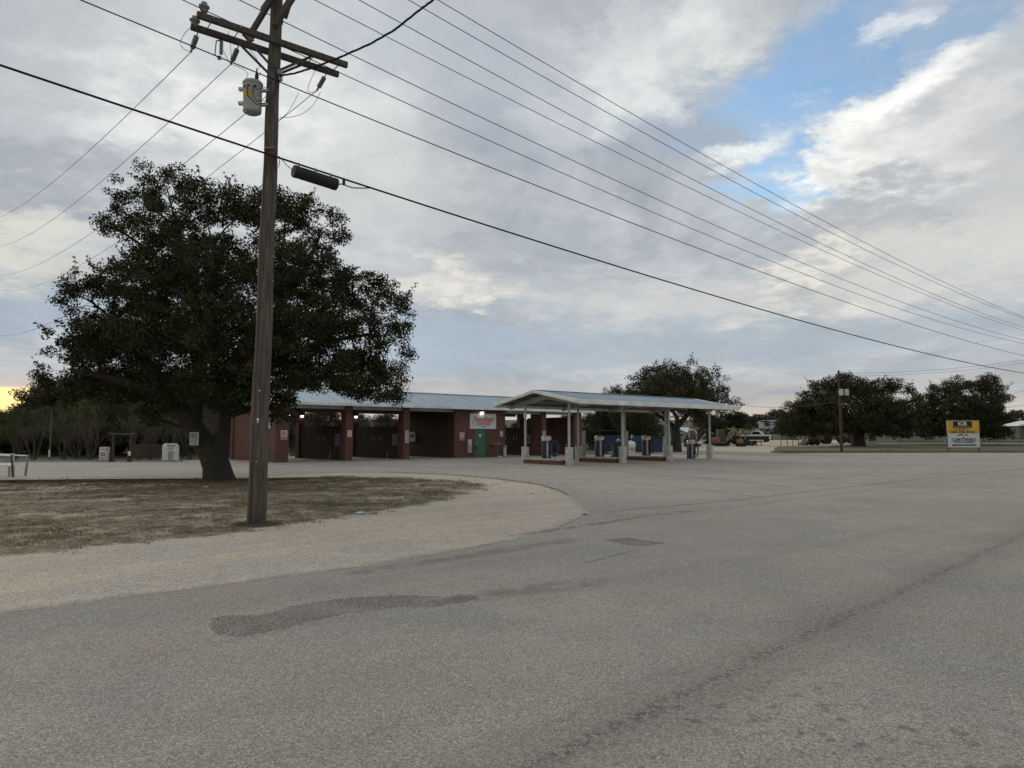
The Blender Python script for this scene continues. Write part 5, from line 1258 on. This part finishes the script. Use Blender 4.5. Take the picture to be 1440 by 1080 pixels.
def wheel(t, x, y, r, w, mat=None):
    mb = MB(); mb.lathe([(r*.6,-w/2),(r*.93,-w/2),(r,-w/2+.03),(r,w/2-.03),(r*.93,w/2),(r*.6,w/2)], (x,y,r), 20, Vector((0,1,0))); wh = mb.build('wheel', M['rubber'], t, smooth=True)
    mb = MB(); mb.lathe([(r*.58,-w/2+.02),(r*.5,-w/2+.05),(r*.2,-w/2+.03),(r*.2,w/2-.03),(r*.58,w/2-.02)], (x,y,r), 16, Vector((0,1,0))); mb.build('rim', mat or M['galv'], wh)
def backhoe(loc, rz, body, label, s=1.0):
    t = thing('backhoe', loc, rz, label, 'tractor'); t.scale = (s,s,s)
    for y in (-.8,.8): wheel(t,-.8,y,.62,.4,body); wheel(t,1.2,y,.42,.3,body)
    mb = MB(); mb.bb(-.9,1.7,-.4,.4,.65,1.25); mb.bb(.6,1.75,-.35,.35,1.25,1.45); mb.build('body', body, t, bevel=.04)
    mb = MB()
    for x in (-.7,.4):
        for y in (-.5,.5): mb.bb(x-.04,x+.04,y-.04,y+.04,1.2,2.2)
    mb.build('roll_cage', M['black'], t); mb = MB(); mb.bb(-.85,.55,-.6,.6,2.2,2.3); mb.build('roof', body, t, bevel=.03)
    mb = MB(); mb.bb(-.5,-.05,-.25,.25,1.25,1.4); mb.bb(-.55,-.42,-.25,.25,1.35,1.8); mb.build('seat', M['black'], t)
    for y in (-.55,.55): mb = MB(); mb.beam((.7,y,1.3),(2.0,y,1.1),.1,.16); mb.beam((2.0,y,1.1),(2.4,y,.35),.1,.14); mb.build('loader_arm', body, t)
    mb = MB(); mb.prism([(2.35,.1),(3.0,.05),(3.05,.12),(2.55,.35),(2.5,.75),(2.35,.7)], -.95,.95); mb.build('bucket', M['black'], t)
    mb = MB(); mb.beam((-1.0,0,.8),(-1.6,0,2.2),.14,.22); mb.beam((-1.6,0,2.2),(-2.3,0,1.2),.12,.18); mb.build('rear_boom', body, t)
    mb = MB(); mb.prism([(-2.35,1.2),(-2.2,1.15),(-2.1,.7),(-2.5,.65),(-2.6,.95)], -.25,.25); mb.build('bucket', M['black'], t)
    return t
backhoe(gz(1030,111), R(195), M['machine_yellow'], 'yellow loader with a canopy behind the thin right column of the canopy', 1.05)
backhoe(gz(1154,112), R(175), plain((.22,.27,.30),.5), 'grey-blue tractor with a roof under the wide oak, left one', 1.0)
backhoe(gz(1176,114), R(165), plain((.30,.33,.35),.5), 'light grey tractor with a roof under the wide oak, beside the pole', 1.0)
backhoe(gz(1194,116), R(20), plain((.20,.07,.05),.6), 'dull reddish tractor close to the thick oak trunk', .9)
t = thing('skid_steer', gz(1142,106), R(185), 'yellow skid steer loader at the left end of the machines under the oak', 'loader')
for y in (-.65,.65): wheel(t,-.45,y,.36,.28,M['machine_yellow']); wheel(t,.5,y,.36,.28,M['machine_yellow'])
mb = MB(); mb.prism([(-1.0,.35),(.85,.35),(.85,.8),(.3,1.0),(-.9,1.25),(-1.0,1.1)], -.5,.5); mb.build('body', M['machine_yellow'], t, bevel=.03)
mb = MB(); mb.prism([(-.4,1.0),(.35,.95),(.3,1.75),(-.4,1.75)], -.42,.42); mb.build('cab', M['black'], t)
for y in (-.6,.6): mb = MB(); mb.beam((-.95,y,1.3),(.9,y,.9),.1,.16); mb.beam((.9,y,.9),(1.2,y,.3),.1,.14); mb.build('loader_arm', M['machine_yellow'], t)
mb = MB(); mb.prism([(1.15,.05),(1.85,.03),(1.9,.1),(1.35,.2),(1.3,.6),(1.15,.6)], -.85,.85); mb.build('bucket', M['black'], t)
# trencher and trailer
t = thing('trencher', gz(1042,99), R(10), 'small black and yellow trencher parked right of the orange digger', 'machine'); tracks(t,.22,1.3,.4)
mb = MB(); mb.bb(-.5,.2,-.35,.35,.45,1.0); mb.build('engine', M['machine_yellow'], t, bevel=.03); mb = MB(); mb.bb(.2,.6,-.3,.3,.4,.85); mb.beam((.6,0,.6),(1.8,0,.15),.12,.22); mb.build('chain_boom', M['black'], t); mb = MB(); mb.tube([(-.5,-.3,1.0),(-.8,-.3,1.25),(-.8,.3,1.25),(-.5,.3,1.0)], .025, 6); mb.build('handle', M['black'], t)
t = thing('flat_trailer', gz(1052,106), R(12), 'low dark flat trailer parked in front of the pickup', 'trailer')
mb = MB(); mb.bb(-2.0,1.6,-.9,.9,.5,.62); mb.beam((1.6,0,.55),(2.7,0,.5),.1,.1); mb.bb(-2.0,-1.9,-.9,.9,.6,1.3); mb.build('bed', M['black'], t); 
for y in (-.95,.95): wheel(t,-.4,y,.35,.22); wheel(t,.4,y,.35,.22)
# pickup
t = thing('pickup_truck', gz(1063,124), R(-28), 'white and dark pickup truck parked in the gravel yard, seen from its front corner', 'pickup')
mb = MB(); mb.prism([(-2.7,.45),(2.6,.45),(2.68,.75),(2.6,1.12),(1.3,1.22),(-.6,1.22),(-.62,1.15),(-2.7,1.15)], -.95,.95); mb.build('body', M['white'], t, bevel=.06)
mb = MB(); mb.prism([(-.62,1.2),(1.3,1.2),(.65,1.86),(-.45,1.86)], -.82,.82); mb.build('cab', M['white'], t, bevel=.05)
mb = MB(); mb.prism([(-.5,1.26),(1.12,1.26),(.62,1.76),(-.4,1.76)], -.835,.835); mb.add([(1.32,-.72,1.24),(1.32,.72,1.24),(.72,.68,1.82),(.72,-.68,1.82)], [(0,1,2,3)]); mb.build('window', M['glass'], t)
mb = MB(); mb.bb(2.62,2.78,-.9,.9,.45,.62); mb.bb(2.66,2.72,-.55,.55,.68,1.05); mb.bb(-2.68,2.3,-.985,-.955,.42,.98); mb.build('grille', M['black'], t)
for y in (-.72,.72): mb = MB(); mb.bb(2.6,2.72,y-.15,y+.15,.85,1.05); mb.build('headlight', M['glass'], t)
for y in (-.86,.86): wheel(t,-1.7,y,.4,.26); wheel(t,1.75,y,.4,.26)
# travel trailer on the rise
Y = 190; t = thing('travel_trailer', (at0(1084,Y),Y,terrain(Y)+.05), R(6), 'large white travel trailer with dark windows and swooping stripes on the rise', 'caravan')
mb = MB(); mb.prism([(-3.4,.55),(3.4,.55),(3.4,2.9),(3.2,3.1),(-2.6,3.1),(-3.4,2.6)], -1.2, 1.2); mb.build('body', M['offwhite'], t, bevel=.05)
mb = MB(); mb.bb(-2.0,-.7,-1.24,-1.2,1.7,2.4); mb.bb(1.4,2.1,-1.24,-1.2,1.7,2.4); mb.build('window', M['glass'], t)
mb = MB(); mb.bb(.1,.75,-1.23,-1.2,.75,2.5); mb.build('door', M['offwhite'], t)
mb = MB(); mb.prism([(-3.3,1.2),(-.5,.75),(-3.3,.75)], -1.225,-1.21); mb.prism([(-1.0,.8),(1.2,1.4),(3.3,1.2),(3.3,.8)], -1.225,-1.21); mb.beam((-3.0,-1.215,2.75),(2.4,-1.215,2.5),.02,.22); mb.beam((-.6,-1.215,2.2),(3.2,-1.215,1.45),.02,.2); mb.build('stripe', M['black'], t)
for x in (-.3,.6): wheel(t,x,-1.0,.38,.25)
t.scale = (1.15,1.15,1.15)
# pipe barriers
def barrier(pxs, Y, h, label):
    x0 = at0(pxs[0],Y); t = thing('pipe_barrier', (x0,Y,terrain(Y)), 0, label, 'barrier')
    for px in pxs: x = at0(px,Y)-x0; mb = MB(); mb.tube([(x,0,-.1),(x,0,h)], .055, 8); mb.build('post', M['rust'], t)
    mb = MB(); mb.tube([(0,0,h-.05),(at0(pxs[-1],Y)-x0,0,h-.05)], .035, 8); mb.tube([(0,0,h*.45),(at0(pxs[-1],Y)-x0,0,h*.45)], .02, 6); mb.build('rail', M['rust'], t)
barrier([1055,1064,1070.5], 102, .95, 'short rusty pipe barrier in front of the pickup'); barrier([1098,1107,1115,1123], 104, .9, 'rusty pipe barrier between the yard and the wide oak')
# wire fence with green screen
Y = 122; t = thing('chain_fence', (at0(1222,Y),Y,terrain(Y)), 0, 'chain fence with a strip of green screen running right behind the oaks', 'fence'); x0 = at0(1222,Y)
mb = MB(); mb.bb(0,at0(1232,Y)-x0,-.02,.02,.2,1.5); mb.build('screen', plain((.02,.10,.07),.8), t)
for i in range(26): x = i*2.6; mb = MB(); mb.tube([(x,0,-.1),(x,0,1.6)], .05, 6); mb.build('post', M['galv'] if i%2 else M['rust'], t)
mb = MB()
for z in (1.5,.8,.15): mb.tube([(0,.02,z),(65,.02,z)], .02, 5)
mb.build('rail', M['galv'], t)
q = gz(1218,101); t = thing('notice_sign', (q[0],q[1],q[2]), 0, 'small white sign with black letters right of the wide oak trunk', 'sign')
mb = MB(); mb.bb(-.4,.4,-.02,.02,.85,1.4); mb.build('panel', M['white'], t); mb = MB(); mb.bb(-.32,-.26,0.02,.06,0,1.3); mb.bb(.26,.32,.02,.06,0,1.3); mb.build('leg', M['galv'], t); text('REC', .55, .25, M['ink'], t, (0,-.03,1.13), bold=.02)
# buildings at the right edge
Y = 150; t = thing('house', (at0(1440,Y)+1.5,Y,terrain(Y)), R(-4), 'low house with a pale roof at the right edge behind the fence', 'building')
mb = MB(); mb.bb(-4,4,-3,3,0,2.5); mb.build('wall', plain((.12,.11,.10),.8), t); mb = MB(); mb.prism([(-4.5,2.5),(4.5,2.5),(4.2,2.7),(0,3.7),(-4.2,2.7)], -3.4,3.4); mb.build('roof', M['white'], t)
for x in (-2.6,-1,1.5): mb = MB(); mb.bb(x-.5,x+.5,-3.04,-3,1.0,2.0); mb.build('window', M['glass'], t)
mb = MB(); mb.bb(-1.9,-1.3,-3.5,-3.2,3.1,3.6); mb.build('vent', M['white'], t)

# ------------------------------------------------------------------ second utility pole
Y = 74; q = Vector((at0(1183,Y),Y,0))
t = thing('utility_pole', q, 0, 'thin dark utility pole with two grey tanks in front of the wide oak', 'utility pole')
mb = MB(); mb.tube([(0,0,0),(.02,0,4),(-.05,0,8.45)], [.15,.13,.10], 14); mb.build('shaft', M['dark_wood'], t, smooth=True)
z1 = at(1183,552,Y).z
for dx in (.05,.62):
    mb = MB(); mb.lathe([(.16,-.33),(.19,-.3),(.19,.3),(.16,.34)], (dx,-.28,z1), 16); mb.build('transformer_tank', M['offwhite'], t, smooth=True)
mb = MB(); mb.bb(0,.75,-.12,-.04,z1-.05,z1+.05); mb.build('bracket', M['galv'], t)
mb = MB(); mb.tube([(0,-.15,z1-.45),(.2,-.2,z1-.8),(.45,-.2,z1-.8),(.62,-.25,z1-.35)], .02, 6); mb.tube([(.05,-.2,z1+.3),(.05,-.15,z1+1.2)], .015, 6); mb.build('lead', M['wire'], t)
def span(a, b, sg, r, label): wire_thing('power_line', arc(a, b, sg, 20), r, label, 'power line', 'far wires at the right')
span(q+Vector((0,0,8.2)), at(1500,497,60), .5, .012, 'far thin wire from the top of the second pole to the right edge')
span(q+Vector((0,0,7.9)), at(1500,501,60), .5, .010, 'far thin wire just under the top one of the second pole')
span(at(1040,569.5,140), q+Vector((0,0,5.2)), .5, .03, 'far wire from behind the canopy tree to the second pole')
span(at(1300,575,130), at(1500,534,110), .5, .02, 'far wire above the right edge trees')
span(at(1330,578,130), at(1500,560,110), .5, .02, 'far wire low behind the right oak')

# ------------------------------------------------------------------ double sign board
Y = gp(1355,634.6)[1]; x0 = at0(1333,Y); x1 = at0(1377.3,Y); hw = (x1-x0)/2
t = thing('sign_board', ((x0+x1)/2,Y,.012), R(0), 'tall two-part sign board, yellow above and white below, with an arrow pointing left', 'sign board')
zz = lambda py: at(1355,py,Y).z
za, zb_, zc_ = zz(592), zz(609.8), zz(629.2)
for x in (-hw+.06, hw-.06): mb = MB(); mb.bb(x-.05,x+.05,.03,.13,0,za); mb.build('post', plain((.08,.06,.05),.8), t)
mb = MB(); mb.bb(-hw,hw,-.02,.02,zb_+.01,za); p1 = mb.build('yellow_panel', M['yellow'], t)
mb = MB(); mb.bb(-hw+.02,hw+.02,-.03,.01,zc_,zb_); p2 = mb.build('white_panel', M['sign_white'], t)
mb = MB(); mb.bb(-hw-.02,hw+.02,-.04,.03,za,za+.06); mb.bb(-hw-.05,-hw,-.04,.03,zb_,za); mb.bb(hw,hw+.05,-.04,.03,zb_,za); mb.build('frame', M['galv'], t)
Hh = za-zb_; mb = MB(); mb.bb(-hw+.62,hw-.75,-.03,-.021,zb_+Hh*.44,za-.04); mb.build('black_field', M['black'], t)
cx_ = -.07
text('KB', .95, Hh*.30, plain((.75,.70,.45),.5), t, (cx_,-.035,zb_+Hh*.78), bold=.03)
text('EQUIPMENT RENTALS', 1.75, Hh*.09, plain((.60,.55,.40),.5), t, (cx_,-.035,zb_+Hh*.52))
text('WE RENT IT', .95, Hh*.09, plain((.60,.10,.03),.5), t, (cx_,-.035,zb_+Hh*.375), bold=.01)
mb = MB(); rows(mb,-1.0,.9,-.026,zb_+Hh*.235,zb_+Hh*.32,1,3,Hh*.06); mb.build('print', M['ink'], t)
text('830-438-3729', 2.6, Hh*.16, M['ink'], t, (cx_,-.035,zb_+Hh*.12), bold=.03)
H_ = zb_-zc_
text('CERTIFIED', 2.65, H_*.22, plain((.015,.035,.05),.5), t, (.02,-.04,zc_+H_*.55), bold=.03)
text('TEXAS PLUMBING', 2.2, H_*.12, plain((.015,.035,.05),.5), t, (.0,-.04,zc_+H_*.37), bold=.02)
mb = MB()
def arcband(x0_, x1_, xc, rx, rz, z0, w0):
    n = 10; vs = []
    for i in range(n+1):
        x = x0_+(x1_-x0_)*i/n; a = math.sqrt(max(0,1-((x-xc)/rx)**2)); k = w0*math.sin(math.pi*(i+.6)/(n+1.2))
        vs += [(x,-.036,z0+rz*a-k*.5),(x,-.036,z0+rz*a+k*.5)]
    mb.add(vs, [(2*i,2*i+2,2*i+3,2*i+1) for i in range(n)])
arcband(-.85,.0,-.05,.9,H_*.24,zc_+H_*.68,.13); arcband(.12,.55,-.05,.75,H_*.24,zc_+H_*.68,.13); mb.add([(-.35,-.037,zc_+H_*.88),(.0,-.037,zc_+H_*.86),(-.28,-.037,zc_+H_*.99)], [(0,1,2)]); mb.bb(-.04,.03,-.04,-.035,zc_+H_*.68,zc_+H_*.85)
mb.build('emblem', M['ink'], t)
mb = MB(); zq = zc_+H_*.16; mb.bb(-1.05,1.3,-.04,-.031,zq-.07,zq+.07); mb.prism([(-1.32,zq),(-1.05,zq-.14),(-1.05,zq+.14)], -.04,-.031); mb.build('arrow', M['ink'], t)

# ------------------------------------------------------------------ grass tufts, gravel
def inside(poly, x, y):
    c = False; n = len(poly); j = n-1
    for i in range(n):
        xi, yi = poly[i]; xj, yj = poly[j]
        if (yi > y) != (yj > y) and x < (xj-xi)*(y-yi)/(yj-yi)+xi: c = not c
        j = i
    return c
def blades(name, pts, hmin, hmax, w, mat, seed, per=6, spread=.05):
    g = np.random.default_rng(seed); P = np.repeat(np.array(pts), per, 0); m = len(P)
    P[:, :2] += g.normal(0, spread, (m,2)); a = g.uniform(0, 6.283, m); h = g.uniform(hmin, hmax, m); tl = g.uniform(0,.9,m); ta = g.uniform(0,6.283,m)
    dx = np.cos(a)*w/2; dy = np.sin(a)*w/2
    v = np.zeros((m,3,3)); v[:,0] = P-np.stack([dx,dy,np.zeros(m)],1); v[:,1] = P+np.stack([dx,dy,np.zeros(m)],1)
    v[:,2] = P+np.stack([np.cos(ta)*tl*h, np.sin(ta)*tl*h, h],1)
    me = bpy.data.meshes.new(name); me.vertices.add(3*m); me.vertices.foreach_set('co', v.astype(np.float32).ravel()); me.loops.add(3*m)
    me.loops.foreach_set('vertex_index', np.arange(3*m,dtype=np.int32)); me.polygons.add(m); me.polygons.foreach_set('loop_start', np.arange(0,3*m,3,dtype=np.int32)); me.polygons.foreach_set('loop_total', np.full(m,3,dtype=np.int32))
    me.update(); me.materials.append(mat); o = bpy.data.objects.new(name, me); COL.objects.link(o); return o
def grass_mat():
    m, nt, b = newmat('grass'); oc = objco(nt); g = N(nt, 'ShaderNodeNewGeometry')
    a = noi(nt, oc, .5, 5, .6)
    c = mixc(nt, ramp(nt, a, .42, .58), (.20,.15,.09), (.10,.10,.05))
    c = mixc(nt, ramp(nt, g.outputs['Random Per Island'], .3, 1, 0, .8), c, (.26,.21,.135))
    nt.links.new(c, b.inputs['Base Color']); b.inputs['Roughness'].default_value = .9; return m
r = random.Random(77); pts = []
for _ in range(420): a_ = r.uniform(0,6.28); d_ = .19+abs(r.gauss(0,.12)); pts.append((PB.x+math.cos(a_)*d_, PB.y+math.sin(a_)*d_, .006))
for _ in range(900): a_ = r.uniform(0,6.28); d_ = .62+abs(r.gauss(0,.3)); pts.append((OB.x+math.cos(a_)*d_, OB.y+math.sin(a_)*d_, .006))
x0v, x1v = min(p[0] for p in VERGE), max(p[0] for p in VERGE); y0v, y1v = min(p[1] for p in VERGE), max(p[1] for p in VERGE)
x0v = max(x0v, -23)
while len(pts) < 17000:
    x = r.uniform(x0v, x1v); y = r.uniform(y0v, y1v)
    if abs(x) > y*.76+1 or not inside(VERGE, x, y): continue
    n_ = .5*noise.noise(Vector((x*.6,y*.7,0)))+.7*noise.noise(Vector((x*1.9,y*2.0,5)))+.6*noise.noise(Vector((x*5,y*5,9)))
    under = math.exp(-(((x-OB.x)/6.5)**2+((y-OB.y+.5)/2.6)**2))
    if n_+under*.55+.5*noise.noise(Vector((x*.25,y*.3,12)))+r.uniform(-.2,.2) < .16: continue
    pts.append((x,y,.006))
tag(blades('grass', pts, .015, .05, .011, grass_mat(), 5, 6, .06), kind='stuff')
# dead leaves lying under the oak
g_ = np.random.default_rng(8); m_ = 5200
P_ = np.stack([OB.x+g_.normal(0,4.6,m_), OB.y-1.2+g_.normal(0,2.6,m_), np.full(m_,.012)],1); P_ = P_[(P_[:,1] < OB.y+2.2) & (P_[:,1] > 15)]; m_ = len(P_)
a_ = g_.uniform(0,6.28,m_); s_ = g_.uniform(.02,.045,m_); dx = np.stack([np.cos(a_)*s_, np.sin(a_)*s_, g_.uniform(-.2,.2,m_)*s_],1); dy = np.stack([-np.sin(a_)*s_*.5, np.cos(a_)*s_*.5, g_.uniform(.0,.5,m_)*s_],1)
mb = MB()
for i in range(m_): mb.v += [tuple(P_[i]-dx[i]), tuple(P_[i]+dy[i]), tuple(P_[i]+dx[i]), tuple(P_[i]-dy[i]+np.array([0,0,.006]))]; mb.f.append((4*i,4*i+1,4*i+2,4*i+3))
tag(mb.build('fallen_leaves', leaf_mat((.14,.10,.06),(.10,.07,.04),(.20,.15,.10))), kind='stuff')
# strip of lawn by the sign
pts = []
for _ in range(9000):
    Y_ = r.uniform(69,78); px = r.uniform(1085,1440); x = at0(px,Y_); pts.append((x,Y_,.012))
tag(blades('lawn_grass', pts, .02, .06, .03, grass_mat(), 6, 4, .12), kind='stuff')
# loose stones on the shoulder and the verge
def stones(name, pts, smin, smax, mat, seed):
    g = np.random.default_rng(seed); P = np.array(pts); m = len(P)
    base = np.array([[1,0,0],[-1,0,0],[0,1,0],[0,-1,0],[0,0,.7],[0,0,-.5]]); s = g.uniform(smin, smax, m)**1.0
    v = base[None]*s[:,None,None]*g.uniform(.6,1.3,(m,6,1)); a = g.uniform(0,6.28,m); c, sn = np.cos(a), np.sin(a)
    x = v[:,:,0]*c[:,None]-v[:,:,1]*sn[:,None]; y = v[:,:,0]*sn[:,None]+v[:,:,1]*c[:,None]
    v = np.stack([x,y,v[:,:,2]],2)+P[:,None,:]
    f = np.array([[0,2,4],[2,1,4],[1,3,4],[3,0,4],[2,0,5],[1,2,5],[3,1,5],[0,3,5]]); Fc = (f[None]+np.arange(m)[:,None,None]*6).reshape(-1)
    me = bpy.data.meshes.new(name); me.vertices.add(6*m); me.vertices.foreach_set('co', v.astype(np.float32).ravel()); me.loops.add(len(Fc)); me.loops.foreach_set('vertex_index', Fc.astype(np.int32))
    me.polygons.add(8*m); me.polygons.foreach_set('loop_start', np.arange(0,24*m,3,dtype=np.int32)); me.polygons.foreach_set('loop_total', np.full(8*m,3,dtype=np.int32)); me.update(); me.materials.append(mat)
    o = bpy.data.objects.new(name, me); COL.objects.link(o); return o
def stone_mat():
    m, nt, b = newmat('stone'); g = N(nt, 'ShaderNodeNewGeometry')
    c = mixc(nt, g.outputs['Random Per Island'], (.38,.33,.27), (.80,.72,.58)); nt.links.new(c, b.inputs['Base Color']); b.inputs['Roughness'].default_value = .95; return m
GP = [p for p in GRAVEL]; pts = []
while len(pts) < 22000:
    x = r.uniform(-14, 3); y = r.uniform(5, 24)
    if abs(x) > y*.78+.5 or not inside(GP, x, y): continue
    iv = inside(VERGE, x, y)
    if iv and r.random() > .3: continue
    pts.append((x,y,.007))
tag(stones('gravel', pts, .004, .010, stone_mat(), 3), kind='stuff')
pts = []
for _ in range(3500):      # grit kicked onto the paving round the gravel point
    a = r.uniform(0,6.28); d_ = abs(r.gauss(0,1.3)); x = 1.75+math.cos(a)*d_*1.8+r.uniform(-1,2.2); y = 15.8+math.sin(a)*d_*.8+r.uniform(-.6,.8)
    if inside(GP, x, y): continue
    pts.append((x,y,.007))
tag(stones('loose_grit', pts, .004, .013, bpy.data.materials['stone'], 4), kind='stuff')
pts = []
while len(pts) < 9000:     # loose chips lying on the road close by
    y = r.uniform(2.2,14); x = r.uniform(-.76,.76)*y
    if inside(GP, x, y): continue
    pts.append((x,y,.0065))
tag(stones('road_chips', pts, .0015, .005, bpy.data.materials['stone'], 8), kind='stuff')
